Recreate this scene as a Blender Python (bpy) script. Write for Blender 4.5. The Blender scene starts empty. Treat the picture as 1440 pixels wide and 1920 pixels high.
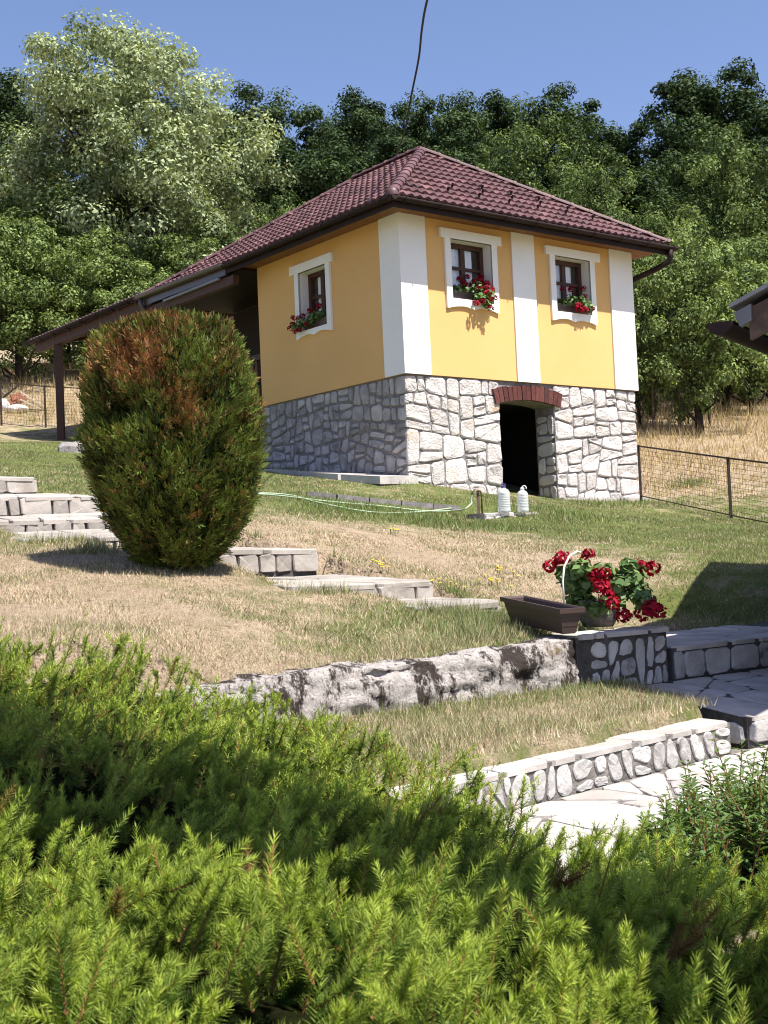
import bpy, bmesh, math, random
import numpy as np
from mathutils import Vector, Matrix

# ------------------------------------------------------------------ camera, sky, sun, exposure
scene = bpy.context.scene
FPX, PITCH, ROLL = 2399.0, 0.044, -0.04416          # focal length in px of a 1440x1920 frame
cR = np.array([1., 0, 0]); cF = np.array([0, math.cos(PITCH), math.sin(PITCH)])
cU = np.array([0, -math.sin(PITCH), math.cos(PITCH)])
cR, cU = math.cos(ROLL)*cR + math.sin(ROLL)*cU, -math.sin(ROLL)*cR + math.cos(ROLL)*cU
cam = bpy.data.cameras.new('camera'); camo = bpy.data.objects.new('camera', cam)
scene.collection.objects.link(camo); scene.camera = camo
camo.matrix_world = Matrix(((cR[0], cU[0], -cF[0], 0), (cR[1], cU[1], -cF[1], 0), (cR[2], cU[2], -cF[2], 0), (0, 0, 0, 1)))
cam.sensor_fit = 'VERTICAL'; cam.sensor_height = 36; cam.sensor_width = 27; cam.lens = FPX/1920*36
cam.clip_start = 0.05; cam.clip_end = 1000
cam.dof.use_dof = True; cam.dof.focus_distance = 14; cam.dof.aperture_fstop = 18

SUN_AZ, SUN_EL = math.radians(130), math.radians(61)   # azimuth clockwise from +Y
sund = Vector((math.sin(SUN_AZ)*math.cos(SUN_EL), math.cos(SUN_AZ)*math.cos(SUN_EL), math.sin(SUN_EL)))
world = bpy.data.worlds.new('World'); scene.world = world; world.use_nodes = True
wn = world.node_tree; bg = wn.nodes['Background']
sky = wn.nodes.new('ShaderNodeTexSky'); sky.sky_type = 'NISHITA'; sky.sun_disc = False
sky.sun_elevation = SUN_EL; sky.sun_rotation = SUN_AZ; sky.altitude = 600
sky.air_density = 1.0; sky.dust_density = 1.6; sky.ozone_density = 3.0
tintn = wn.nodes.new('ShaderNodeMix'); tintn.data_type = 'RGBA'; tintn.blend_type = 'MULTIPLY'; tintn.inputs[0].default_value = 1; tintn.inputs[7].default_value = (1.04, .965, 1.04, 1)
wn.links.new(sky.outputs[0], tintn.inputs[6]); wn.links.new(tintn.outputs[2], bg.inputs[0]); bg.inputs[1].default_value = 0.092
sun = bpy.data.lights.new('sun', 'SUN'); suno = bpy.data.objects.new('sun', sun); scene.collection.objects.link(suno)
sun.energy = 5.0; sun.angle = math.radians(0.53); sun.color = (1.0, 0.95, 0.86)
suno.rotation_euler = sund.to_track_quat('Z', 'Y').to_euler()
scene.view_settings.view_transform = 'Standard'; scene.view_settings.look = 'None'
scene.view_settings.exposure = 1.03; scene.view_settings.gamma = 1.0
scene.cycles.use_denoising = True; scene.cycles.filter_width = 1.1; scene.cycles.max_bounces = 6; scene.cycles.transparent_max_bounces = 8
scene.cycles.sample_clamp_indirect = 8.0

# ------------------------------------------------------------------ helpers
COL = scene.collection; random.seed(7); rng = np.random.default_rng(11)
WM = {}
def at(px, py, d):                                     # a point of the photograph at forward distance d (metres)
    r = cF + (px-720)/FPX*cR - (py-960)/FPX*cU
    return r*(d/r[1])
YAW = math.radians(51.956)
du = np.array([math.sin(YAW), math.cos(YAW), 0]); dv = np.array([-math.cos(YAW), math.sin(YAW), 0]); nn = -dv
HC = np.array([.423, 19.475, 2.968])                   # house corner at the foot of the plaster
KP = np.array([1.13, 8.0, 0])                          # corner of the retaining wall
def TS(t, s, z): return KP + du*t + nn*s + np.array([0, 0, z])
def tsof(x, y): return ((x-KP[0])*du[0]+(y-KP[1])*du[1], (x-KP[0])*nn[0]+(y-KP[1])*nn[1])

def props(o, label=None, cat=None, group=None, kind=None):
    if label: o['label'] = label
    if cat: o['category'] = cat
    if group: o['group'] = group
    if kind: o['kind'] = kind
    return o
def thing(name, label, cat, loc, rotz=0, group=None):
    o = bpy.data.objects.new(name, None); COL.objects.link(o); o.empty_display_size = .2
    o.location = loc; o.rotation_euler = (0, 0, rotz)
    WM[o.name] = Matrix.Translation(Vector(loc)) @ Matrix.Rotation(rotz, 4, 'Z')
    return props(o, label, cat, group)
def link(name, me, mat=None, parent=None, loc=(0, 0, 0)):
    o = bpy.data.objects.new(name, me); COL.objects.link(o)
    if mat and not me.materials: me.materials.append(mat)
    o.location = loc
    if parent: o.parent = parent
    WM[o.name] = (WM[parent.name] if parent else Matrix()) @ Matrix.Translation(Vector(loc))
    return o
class MB:
    """collects geometry; build() links it as one mesh object. local=False: coordinates are world coordinates"""
    def __init__(s): s.v = []; s.f = []
    def add(s, vs, fs):
        k = len(s.v); s.v += [tuple(map(float, p)) for p in vs]; s.f += [tuple(i+k for i in q) for q in fs]; return s
    def box(s, a, b):
        (x0, y0, z0), (x1, y1, z1) = a, b
        return s.add([(x0,y0,z0),(x1,y0,z0),(x1,y1,z0),(x0,y1,z0),(x0,y0,z1),(x1,y0,z1),(x1,y1,z1),(x0,y1,z1)],
                     [(0,3,2,1),(4,5,6,7),(0,1,5,4),(1,2,6,5),(2,3,7,6),(3,0,4,7)])
    def beam(s, p, q, w, h, up=(0, 0, 1)):
        p, q = Vector(p), Vector(q); d = (q-p).normalized(); x = d.cross(Vector(up)).normalized()*w/2; y = x.cross(d).normalized()*h/2
        return s.add([p-x-y, p+x-y, p+x+y, p-x+y, q-x-y, q+x-y, q+x+y, q-x+y],
                     [(0,1,2,3),(7,6,5,4),(0,4,5,1),(1,5,6,2),(2,6,7,3),(3,7,4,0)])
    def tube(s, pts, r, n=8, cap=True):
        pts = [Vector(p) for p in pts]; rs = r if hasattr(r, '__len__') else [r]*len(pts)
        vs = []; ref = Vector((.31, .27, .91))
        for i, p in enumerate(pts):
            d = (pts[min(i+1, len(pts)-1)]-pts[max(i-1, 0)]).normalized()
            if abs(d.dot(ref)) > .95: ref = Vector((1, .1, 0))
            x = d.cross(ref).normalized(); y = d.cross(x)
            vs += [p+(x*math.cos(2*math.pi*k/n)+y*math.sin(2*math.pi*k/n))*rs[i] for k in range(n)]
        fs = [(i*n+k, i*n+(k+1) % n, (i+1)*n+(k+1) % n, (i+1)*n+k) for i in range(len(pts)-1) for k in range(n)]
        if cap: fs += [tuple(range(n))[::-1], tuple((len(pts)-1)*n+k for k in range(n))]
        return s.add(vs, fs)
    def prism(s, poly, off):                            # poly: 3D points in a plane, extruded by the vector off
        n = len(poly); off = Vector(off); a = [Vector(p) for p in poly]
        return s.add(a+[p+off for p in a], [tuple(range(n))[::-1], tuple(range(n, 2*n))]+[(i, (i+1) % n, n+(i+1) % n, n+i) for i in range(n)])
    def lathe(s, prof, c=(0, 0, 0), n=20):
        vs = [(c[0]+r*math.cos(2*math.pi*k/n), c[1]+r*math.sin(2*math.pi*k/n), c[2]+z) for r, z in prof for k in range(n)]
        fs = [(i*n+k, i*n+(k+1) % n, (i+1)*n+(k+1) % n, (i+1)*n+k) for i in range(len(prof)-1) for k in range(n)]
        return s.add(vs, fs)
    def build(s, name, mat, parent=None, local=False, smooth=False, kind=None, fix=True):
        V = [Vector(p) for p in s.v]
        if parent is not None and not local:
            inv = WM[parent.name].inverted(); V = [inv @ p for p in V]
        c = sum(V, Vector())/len(V)
        lo = Vector((min(p.x for p in V), min(p.y for p in V), min(p.z for p in V)))
        c = Vector((c.x, c.y, lo.z)) if parent is None else c
        me = bpy.data.meshes.new(name); me.from_pydata([p-c for p in V], [], s.f)
        if fix:
            bm = bmesh.new(); bm.from_mesh(me); bmesh.ops.recalc_face_normals(bm, faces=bm.faces); bm.to_mesh(me); bm.free()
        if smooth: me.polygons.foreach_set('use_smooth', [True]*len(me.polygons))
        o = link(name, me, mat, parent, c)
        if kind: o['kind'] = kind
        return o
def soup(name, V, F, mat, parent=None, attrs=None, kind=None, smooth=False):
    """big mesh from numpy arrays (world coordinates): V (n,3), F (m,k)"""
    V = np.asarray(V, np.float64)
    if parent is not None:
        M_ = np.array(WM[parent.name].inverted()); V = V @ M_[:3, :3].T + M_[:3, 3]
    me = bpy.data.meshes.new(name); F = np.asarray(F, np.int32); m, k = F.shape
    me.vertices.add(len(V)); me.vertices.foreach_set('co', V.astype(np.float32).ravel())
    me.loops.add(m*k); me.loops.foreach_set('vertex_index', F.ravel())
    me.polygons.add(m); me.polygons.foreach_set('loop_start', np.arange(0, m*k, k, dtype=np.int32))
    if smooth: me.polygons.foreach_set('use_smooth', np.ones(m, bool))
    for nme, (dom, val) in (attrs or {}).items():
        at_ = me.attributes.new(nme, 'FLOAT', dom); at_.data.foreach_set('value', np.asarray(val, np.float32).ravel())
    me.update(calc_edges=True); me.validate()
    o = link(name, me, mat, parent)
    if kind: o['kind'] = kind
    return o

# ------------------------------------------------------------------ materials
def nodes(name):
    m = bpy.data.materials.new(name); m.use_nodes = True; nt = m.node_tree
    return m, nt, nt.nodes['Principled BSDF'], nt.nodes.new, nt.links.new
def mixc(nt, fac, a, b, mode='MIX'):
    n = nt.nodes.new('ShaderNodeMix'); n.data_type = 'RGBA'; n.blend_type = mode
    for sock, val in ((n.inputs[0], fac), (n.inputs[6], a), (n.inputs[7], b)):
        if hasattr(val, 'is_linked'): nt.links.new(val, sock)
        elif isinstance(val, (int, float)): sock.default_value = val
        else: sock.default_value = (*val, 1)
    return n.outputs[2]
def ramp(nt, src, a, b):
    n = nt.nodes.new('ShaderNodeMapRange'); n.inputs[1].default_value = a; n.inputs[2].default_value = b
    nt.links.new(src, n.inputs[0]); return n.outputs[0]
def noise(nt, vec, scale, detail=4, rough=.6):
    n = nt.nodes.new('ShaderNodeTexNoise'); n.inputs['Scale'].default_value = scale; n.inputs['Detail'].default_value = detail
    n.inputs['Roughness'].default_value = rough
    if vec is not None: nt.links.new(vec, n.inputs['Vector'])
    return n.outputs[0]
def coords(nt):
    tc = nt.nodes.new('ShaderNodeTexCoord'); oi = nt.nodes.new('ShaderNodeObjectInfo')
    mu = nt.nodes.new('ShaderNodeMath'); mu.operation = 'MULTIPLY'; mu.inputs[1].default_value = 53.0
    nt.links.new(oi.outputs['Random'], mu.inputs[0])
    va = nt.nodes.new('ShaderNodeVectorMath'); va.operation = 'ADD'
    nt.links.new(tc.outputs['Object'], va.inputs[0]); nt.links.new(mu.outputs[0], va.inputs[1])
    return va.outputs[0], oi.outputs['Random']
def M(name, c1, c2=None, scale=6, detail=5, rough=.8, bump=0, bscale=None, rnd=0, spec=.3, metal=0, c3=None, s3=2, lo=.35, hi=.65, t3=(.5, .62), bdist=.02):
    m, nt, P, N, L = nodes(name); vec, orand = coords(nt)
    P.inputs['Roughness'].default_value = rough; P.inputs['Metallic'].default_value = metal
    P.inputs['Specular IOR Level'].default_value = spec
    col = mixc(nt, ramp(nt, noise(nt, vec, scale, detail), lo, hi), c1, c2 or c1)
    if c3 is not None: col = mixc(nt, ramp(nt, noise(nt, vec, s3, 6, .65), *t3), col, c3)
    if rnd:
        mr = N('ShaderNodeMapRange'); mr.inputs[3].default_value = 1-rnd; mr.inputs[4].default_value = 1+rnd; L(orand, mr.inputs[0])
        hs = N('ShaderNodeHueSaturation'); L(mr.outputs[0], hs.inputs['Value']); L(col, hs.inputs['Color']); col = hs.outputs[0]
    L(col, P.inputs['Base Color'])
    if bump:
        b = N('ShaderNodeBump'); b.inputs['Strength'].default_value = bump; b.inputs['Distance'].default_value = bdist
        L(noise(nt, vec, bscale or scale*3, 6, .65), b.inputs['Height']); L(b.outputs[0], P.inputs['Normal'])
    return m
def leafmat(name, c1, c2, trans=.3, rough=.45, spec=.4, dry=None, tcol=None):
    m, nt, P, N, L = nodes(name)
    a = N('ShaderNodeAttribute'); a.attribute_name = 'tint'
    col = mixc(nt, a.outputs['Fac'], c1, c2)
    if dry is not None:
        d = N('ShaderNodeAttribute'); d.attribute_name = 'dry'; col = mixc(nt, d.outputs['Fac'], col, dry)
    L(col, P.inputs['Base Color']); P.inputs['Roughness'].default_value = rough; P.inputs['Specular IOR Level'].default_value = spec
    if trans:
        t = N('ShaderNodeBsdfTranslucent'); L(mixc(nt, 1.0, col, tcol or (1.6, 1.5, .7), 'MULTIPLY'), t.inputs[0])
        mx = N('ShaderNodeMixShader'); mx.inputs[0].default_value = trans
        L(P.outputs[0], mx.inputs[1]); L(t.outputs[0], mx.inputs[2]); L(mx.outputs[0], nt.nodes['Material Output'].inputs[0])
    return m
MAT = dict(
    yellow=M('yellow_plaster', (.69,.42,.172), (.645,.39,.157), 1.1, rough=.9, bump=.16, bscale=90, spec=.15, c3=(.64,.385,.155), s3=.7, t3=(.5,.7), bdist=.005),
    white=M('white_plaster', (.80,.78,.76), (.76,.74,.72), 2, rough=.9, bump=.10, bscale=160, spec=.15, bdist=.004),
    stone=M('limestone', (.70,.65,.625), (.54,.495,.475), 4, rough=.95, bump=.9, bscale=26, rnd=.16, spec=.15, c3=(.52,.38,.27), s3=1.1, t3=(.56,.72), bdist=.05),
    stonegrey=M('shade_toned_limestone', (.50,.47,.465), (.34,.315,.31), 4, rough=.95, bump=.9, bscale=26, rnd=.2, spec=.15, c3=(.20,.18,.175), s3=2.5, t3=(.55,.68), bdist=.05),  # darker copy of the limestone: the side wall's shade is put into the colour
    mortar=M('mortar', (.27,.25,.245), (.17,.155,.15), 9, rough=.95, bump=.6, bscale=60, spec=.1),
    brick=M('red_brick', (.125,.042,.036), (.080,.030,.027), 14, rough=.9, bump=.5, bscale=50, rnd=.25, spec=.2),
    tile=M('maroon_tile', (.115,.053,.054), (.078,.037,.039), 5, rough=.5, bump=.15, bscale=90, rnd=.22, spec=.45, c3=(.20,.10,.10), s3=2.2, t3=(.52,.72)),
    gutter=M('brown_gutter', (.018,.010,.010), (.024,.014,.014), 3, rough=.6, spec=.15),
    fascia=M('brown_sheet', (.055,.04,.042), (.07,.05,.05), 3, rough=.3, spec=.6),
    wood=M('brown_wood', (.075,.030,.020), (.050,.020,.014), 9, rough=.6, bump=.2, bscale=50, spec=.35),
    soffit=M('soffit_wood', (.24,.11,.05), (.17,.075,.035), 9, rough=.7, bump=.2),
    darkwood=M('dark_wood', (.022,.012,.010), (.014,.008,.007), 9, rough=.7),
    curtain=M('curtain', (.88,.88,.90), (.80,.80,.83), 9, rough=.9, bump=.5, bscale=14),
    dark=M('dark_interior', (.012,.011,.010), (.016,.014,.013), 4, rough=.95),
    flag=M('flagstone', (.46,.43,.405), (.33,.305,.285), 3.5, rough=.9, bump=.4, bscale=18, rnd=.14, spec=.15, c3=(.36,.31,.28), s3=2.2, t3=(.55,.72)),
    stepstone=M('step_stone', (.38,.345,.315), (.27,.245,.22), 3.5, rough=.9, bump=.4, bscale=18, rnd=.16, spec=.15, c3=(.21,.18,.155), s3=2.2, t3=(.55,.72)),
    wallstone=M('wall_stone', (.50,.485,.475), (.34,.325,.315), 5, rough=.92, bump=.6, bscale=24, rnd=.15, spec=.15, c3=(.14,.125,.12), s3=4.5, t3=(.58,.70)),
    cement=M('dark_cement', (.115,.105,.10), (.06,.055,.052), 8, rough=.97, bump=.8, bscale=40, spec=.1),
    oldcement=M('old_cement', (.24,.22,.205), (.12,.11,.10), 7, rough=.97, bump=.8, bscale=40, spec=.1),
    bark=M('bark', (.045,.034,.027), (.022,.017,.014), 9, rough=.95, bump=.8, bscale=24),
    iron=M('rusty_iron', (.045,.03,.022), (.025,.018,.015), 9, rough=.7),
    wire=M('fence_wire', (.10,.08,.06), (.07,.055,.04), 9, rough=.6),
    planter=M('brown_plastic', (.058,.036,.033), (.05,.031,.029), 5, rough=.42, spec=.5, bump=.05, bscale=80),
    soil=M('soil', (.09,.06,.04), (.05,.035,.025), 20, rough=1, bump=.8),
    wicker=M('wicker', (.22,.20,.18), (.12,.11,.10), 30, rough=.8, bump=.6, bscale=60),
    handle=M('white_cord', (.75,.72,.68), (.65,.62,.58), 30, rough=.8),
    hose=M('pale_green_hose', (.30,.39,.24), (.36,.45,.31), 9, rough=.45, spec=.5),
    brass=M('old_brass', (.22,.16,.08), (.12,.09,.06), 20, rough=.45, metal=.7),
    bluecap=M('blue_cap', (.05,.05,.20), rough=.4), whitecap=M('white_cap', (.8,.8,.8), rough=.4),
    cable=M('black_cable', (.02,.02,.022), rough=.6),
    oldwood=M('weathered_wood', (.17,.115,.09), (.09,.06,.05), 8, rough=.9, bump=.6, bscale=40),
    sheet=M('grey_sheet', (.20,.20,.22), (.15,.15,.17), 4, rough=.45, spec=.5),
    rubble=M('rubble', (.62,.58,.54), (.45,.40,.36), 5, rough=.95, bump=.6, rnd=.2),
    sack=M('white_sack', (.72,.70,.69), (.6,.58,.57), 8, rough=.7, bump=.5, bscale=12), heapbrick=M('heap_brick', (.36,.15,.09), (.25,.10,.065), 12, rough=.9, bump=.4, rnd=.2),
    paleplank=M('pale_plank', (.55,.47,.38), (.42,.35,.28), 9, rough=.85, bump=.4),
    petal=leafmat('red_petal', (.16,.002,.012), (.42,.004,.030), .25, .6, .2, tcol=(1.3,.5,.5)),
    geranium=leafmat('geranium_leaf', (.06,.12,.035), (.20,.30,.10), .25, .5, .4),
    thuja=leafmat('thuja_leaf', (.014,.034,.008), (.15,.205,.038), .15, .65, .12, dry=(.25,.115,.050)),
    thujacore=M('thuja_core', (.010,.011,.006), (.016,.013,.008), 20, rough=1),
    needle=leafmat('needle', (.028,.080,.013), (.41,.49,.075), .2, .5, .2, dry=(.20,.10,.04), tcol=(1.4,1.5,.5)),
    twig=M('twig', (.26,.115,.045), (.16,.075,.03), 30, rough=.9),
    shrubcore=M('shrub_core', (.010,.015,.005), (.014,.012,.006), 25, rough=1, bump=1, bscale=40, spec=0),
    grass=leafmat('grass_blade', (.60,.485,.345), (.115,.185,.040), .2, .7, .15, dry=(.17,.115,.065), tcol=(1.2,1.2,.9)),
    straw=leafmat('straw', (.46,.35,.18), (.17,.18,.05), .2, .7, .15, tcol=(1.2,1.1,.8)),
    herb=leafmat('herb_leaf', (.045,.095,.03), (.13,.21,.06), .22, .5, .35),
    dandelion=M('yellow_flower', (.75,.58,.02), (.65,.50,.02), 20, rough=.7),
)
def clear_plastic():
    m, nt, P, N, L = nodes('clear_plastic')
    P.inputs['Base Color'].default_value = (.93,.95,.97,1); P.inputs['Roughness'].default_value = .18
    P.inputs['Transmission Weight'].default_value = .55; P.inputs['IOR'].default_value = 1.2; return m
MAT['plastic'] = clear_plastic()
def glass():
    m, nt, P, N, L = nodes('window_glass')
    tr = N('ShaderNodeBsdfTransparent'); gl = N('ShaderNodeBsdfGlossy'); gl.inputs['Roughness'].default_value = .02;     mx = N('ShaderNodeMixShader'); mx.inputs[0].default_value = .07; L(tr.outputs[0], mx.inputs[1]); L(gl.outputs[0], mx.inputs[2]); L(mx.outputs[0], nt.nodes['Material Output'].inputs[0]); return m
MAT['glass'] = glass()
def groundmat():
    m, nt, P, N, L = nodes('lawn_soil'); tc = N('ShaderNodeTexCoord').outputs['Object']
    a = N('ShaderNodeAttribute'); a.attribute_name = 'green'
    dry = mixc(nt, ramp(nt, noise(nt, tc, 1.3, 8, .7), .35, .66), (.47,.365,.265), (.34,.26,.18))
    dry = mixc(nt, ramp(nt, noise(nt, tc, 14, 5, .7), .52, .72), dry, (.15,.105,.068))
    dry = mixc(nt, ramp(nt, noise(nt, tc, 75, 4, .7), .50, .66), dry, (.13,.095,.06)); dry = mixc(nt, ramp(nt, noise(nt, tc, 48, 4, .7), .55, .68), dry, (.60,.48,.35))
    gr = mixc(nt, ramp(nt, noise(nt, tc, 9, 6, .7), .35, .65), (.085,.115,.030), (.17,.185,.065))
    ad = N('ShaderNodeMath'); ad.operation = 'ADD'; L(a.outputs['Fac'], ad.inputs[0])
    ns = ramp(nt, noise(nt, tc, 2.6, 8, .7), .3, .7); s_ = N('ShaderNodeMath'); s_.operation = 'MULTIPLY_ADD'; L(ns, s_.inputs[0])
    s_.inputs[1].default_value = .9; s_.inputs[2].default_value = -.45; L(s_.outputs[0], ad.inputs[1])
    L(mixc(nt, ramp(nt, ad.outputs[0], .25, .75), dry, gr), P.inputs['Base Color'])
    P.inputs['Roughness'].default_value = 1; P.inputs['Specular IOR Level'].default_value = .05
    b = N('ShaderNodeBump'); b.inputs['Strength'].default_value = .9; b.inputs['Distance'].default_value = .05
    L(noise(nt, tc, 22, 8, .75), b.inputs['Height']); L(b.outputs[0], P.inputs['Normal'])
    return m
MAT['ground'] = groundmat()
def concretemat():
    m, nt, P, N, L = nodes('old_concrete'); tc = N('ShaderNodeTexCoord').outputs['Object']; mp = N('ShaderNodeMapping'); mp.inputs['Scale'].default_value = (1, 1, .45); L(tc, mp.inputs[0])
    fine = noise(nt, tc, 22, 8, .75); big = noise(nt, mp.outputs[0], 5.5, 9, .78); pit = noise(nt, tc, 60, 4, .7)
    c = mixc(nt, ramp(nt, fine, .35, .65), (.66,.61,.58), (.42,.38,.36)); c = mixc(nt, ramp(nt, big, .47, .525), c, (.060,.048,.044)); c = mixc(nt, ramp(nt, pit, .60, .68), c, (.07,.06,.055))
    c = mixc(nt, ramp(nt, noise(nt, tc, 3.1, 6, .7), .62, .70), c, (.20,.15,.09))
    L(c, P.inputs['Base Color']); P.inputs['Roughness'].default_value = .98; P.inputs['Specular IOR Level'].default_value = .08
    b = N('ShaderNodeBump'); b.inputs['Strength'].default_value = 1; b.inputs['Distance'].default_value = .05; L(fine, b.inputs['Height']); L(b.outputs[0], P.inputs['Normal']); return m
MAT['concrete'] = concretemat()

# ------------------------------------------------------------------ terrain
#        s_front, top z, left t, right t, depth, riser
STEPS = [(-1.30, -.262, -.15, .66, .8, .17), (-2.03, -.085, -.75, .62, 1.4, .19), (-3.42, .205, -1.15, .52, 1.3, .18), (-4.70, .385, -1.6, .42, 1.2, .17),
         (-5.9, .62, -2.6, .30, 1.1, .19), (-7.0, .925, -3.0, .22, 1.2, .20), (-8.2, 1.225, -3.2, .03, 1.1, .18)]
class RBF:
    def __init__(s, pts):
        s.p = np.array([(p[0], p[1]) for p in pts], float); z = np.array([p[2] for p in pts], float); n = len(z)
        A = np.zeros((n+3, n+3)); d = np.linalg.norm(s.p[:, None]-s.p[None], axis=2); A[:n, :n] = d
        A[:n, n] = 1; A[:n, n+1:] = s.p; A[n:, :n] = A[:n, n:].T
        s.w = np.linalg.solve(A, np.r_[z, 0, 0, 0])
    def __call__(s, x, y):
        x = np.asarray(x, float); y = np.asarray(y, float); sh = x.shape; q = np.stack([x.ravel(), y.ravel()], 1)
        out = np.zeros(len(q))
        for i in range(0, len(q), 20000):
            b = q[i:i+20000]; d = np.linalg.norm(b[:, None]-s.p[None], axis=2)
            out[i:i+20000] = d @ s.w[:-3]+s.w[-3]+b @ s.w[-2:]
        return out.reshape(sh)
lawn_px = [(100,1190,6.1),(300,1205,6.6),(100,1100,8.5),(300,1062,9.3),(520,1130,8.8),(700,1155,8.6),(880,1165,8.6),(60,1012,11),(60,962,12.3),
    (900,1100,10.8),(900,1040,13),(900,1000,15),(960,985,16.2),(600,940,16),(500,990,13),(640,1010,12.5),(700,1060,11),
    (1230,1080,12),(1200,1000,15.5),(1430,1080,12),(1430,1010,15.5),(1430,985,18.3),(1371,970,19.3),(50,880,17),(100,830,23),(86,806,31),(0,797,31),
    (170,806,30.5),(30,700,38),(140,690,39),(1300,815,30),(1300,765,36),(1250,900,24),(1430,900,22.5),(200,900,16.5),(420,900,18.5),(1020,960,17.4),(900,988,16.2),(960,988,16.3),(1025,984,16.6)]
ctrl = [tuple(at(*p)) for p in lawn_px]
for t_ in (-8, -6, -4, -2.5, -1.2, 0, 1): ctrl.append(tuple(TS(t_, -.15, -.495+.032*min(t_, 0) if t_ < .9 else -.62)))
ctrl += [tuple(TS(2.2, -.5, -.63)), tuple(TS(3.5, -.5, -.65)), tuple(TS(3.4, -2, -.6)), (HC[0], HC[1], 1.30), (2.1, 20.8, 1.07), (4.57, 22.7, 1.0),
    (-2.06, 22.65, 1.86), (-6.8, 28.7, 3.2), (-9, 30, 3.55), (0, 30, 3.4), (4, 32, 3.5), (12, 24, 1.6), (12, 12, -.3), (9, 33, 3.6), (-16, 30, 4.0), (-12, 20, 2.2), (-8, 12, .7),
    (-12, 40, 6.6), (0, 42, 6.4), (12, 42, 5.8), (25, 45, 6.0), (-30, 45, 7.5), (-30, 62, 12), (0, 62, 11), (25, 62, 11), (-30, 90, 19), (0, 90, 18.5), (40, 90, 18), (-45, 20, 2.5), (45, 20, .5), (-70, 70, 15), (70, 70, 13)]
lawn = RBF(ctrl)
def ground_z(x, y):
    x = np.asarray(x, float); y = np.asarray(y, float); t, s = tsof(x, y)
    up = lawn(x, y)
    low_strip = np.where(t < .45, -.785-.15*np.clip(s, 0, 1.1)/1.1, -1.02)
    lw = 0.90+(.6-t)*.13-.15                                     # inside the low wall
    low = np.where((s < lw) & (t > -7), low_strip, -1.22)
    for (fs, z, ta, tb, dp, rh) in STEPS:                        # the turf dips under the steps
        inside = (t > ta+.15) & (t < tb+.12) & (s < fs-.0) & (s > fs-dp-.25)
        up = np.where(inside, np.minimum(up, z-.09), up)
    z = np.where(s > -.14, low, up)
    return np.where((s > -.14) & (s < 1.0) & (t > .38), -1.25, np.where((s > -1.0) & (s <= -.14) & (t > .98) & (t < 3), np.minimum(z, -.70), z))
def gz(x, y): return float(ground_z(np.array([x]), np.array([y]))[0])
def hit(px, py, d0=6, d1=70):                                    # where a line of sight meets the ground
    ds = np.linspace(d0, d1, 3000); r = cF+(px-720)/FPX*cR-(py-960)/FPX*cU; r = r/r[1]
    z = ground_z(r[0]*ds, ds); k = np.argmax(z > r[2]*ds); return np.array([r[0]*ds[k], ds[k], z[k]])

green_ctrl = [(100,1190,6.1,.1),(300,1100,8.2,.0),(100,1060,9.5,.05),(60,1012,11,.35),(600,1160,8.2,.45),(880,1180,8.3,.65),(450,1200,7.2,.1),(900,1040,13,.0),(700,1030,12,.0),
    (900,1000,15,.2),(700,990,13.6,.1),(560,985,13.3,.05),(600,940,16,.85),(800,960,15.6,.95),(1000,985,16,.95),(1130,960,17.5,.95),(1200,1010,15,.75),(1400,1000,16,.8),(1400,1050,13,.7),(1300,1090,11.5,.55),
    (1150,1060,12.5,.2),(50,880,17,.75),(100,830,23,.85),(50,815,27,.45),(400,910,18,.8),(700,915,18.2,.45),(60,960,12.3,.4),(1100,1110,10.3,.2)]
gpts = [(*at(p[0], p[1], p[2])[:2], p[3]) for p in green_ctrl]+[(-9, 34, .1), (0, 36, .1), (7, 28, -.1), (6, 24, .0), (9, 34, 0), (20, 40, .1), (-20, 45, .1), (0, 60, .3), (-14, 15, .4), (12, 14, .5), (0, 1, .3), (-8, 5, .1), (8, 3, .3)]
gfun = RBF(gpts)
def greenness(x, y):
    t, s = tsof(np.asarray(x, float), np.asarray(y, float)); g = np.clip(gfun(x, y), 0, 1)
    return np.where((s > .1) & (s < 1.2), .5, np.clip(g*1.2+.08, 0, 1))
def axis(lo, hi, fine_lo, fine_hi, step, grow=1.16):
    a = list(np.arange(fine_lo, fine_hi, step)); d = step; x = a[-1]
    while x < hi: d *= grow; x += d; a.append(x)
    d = step; x = a[0]; b = []
    while x > lo: d *= grow; x -= d; b.append(x)
    return np.array(b[::-1]+a)
gx, gy = axis(-220, 220, -5, 6, .10), axis(-60, 260, 4.2, 20.5, .10)
GX, GY = np.meshgrid(gx, gy); GZ = ground_z(GX, GY)
GZ += (np.sin(GX*3.1+1.3*np.sin(GY*2.3))*np.sin(GY*2.7+GX)*.012)
nx_, ny_ = len(gx), len(gy); ii = np.arange(nx_*ny_).reshape(ny_, nx_)
Fg = np.stack([ii[:-1, :-1], ii[:-1, 1:], ii[1:, 1:], ii[1:, :-1]], -1).reshape(-1, 4)
gnd = soup('ground', np.stack([GX, GY, GZ], -1).reshape(-1, 3), Fg, MAT['ground'], None, {'green': ('POINT', greenness(GX.ravel(), GY.ravel()))}, 'structure', True)
props(gnd, 'dry sloping garden lawn rising to the meadow hillside behind the house', 'ground')

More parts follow.
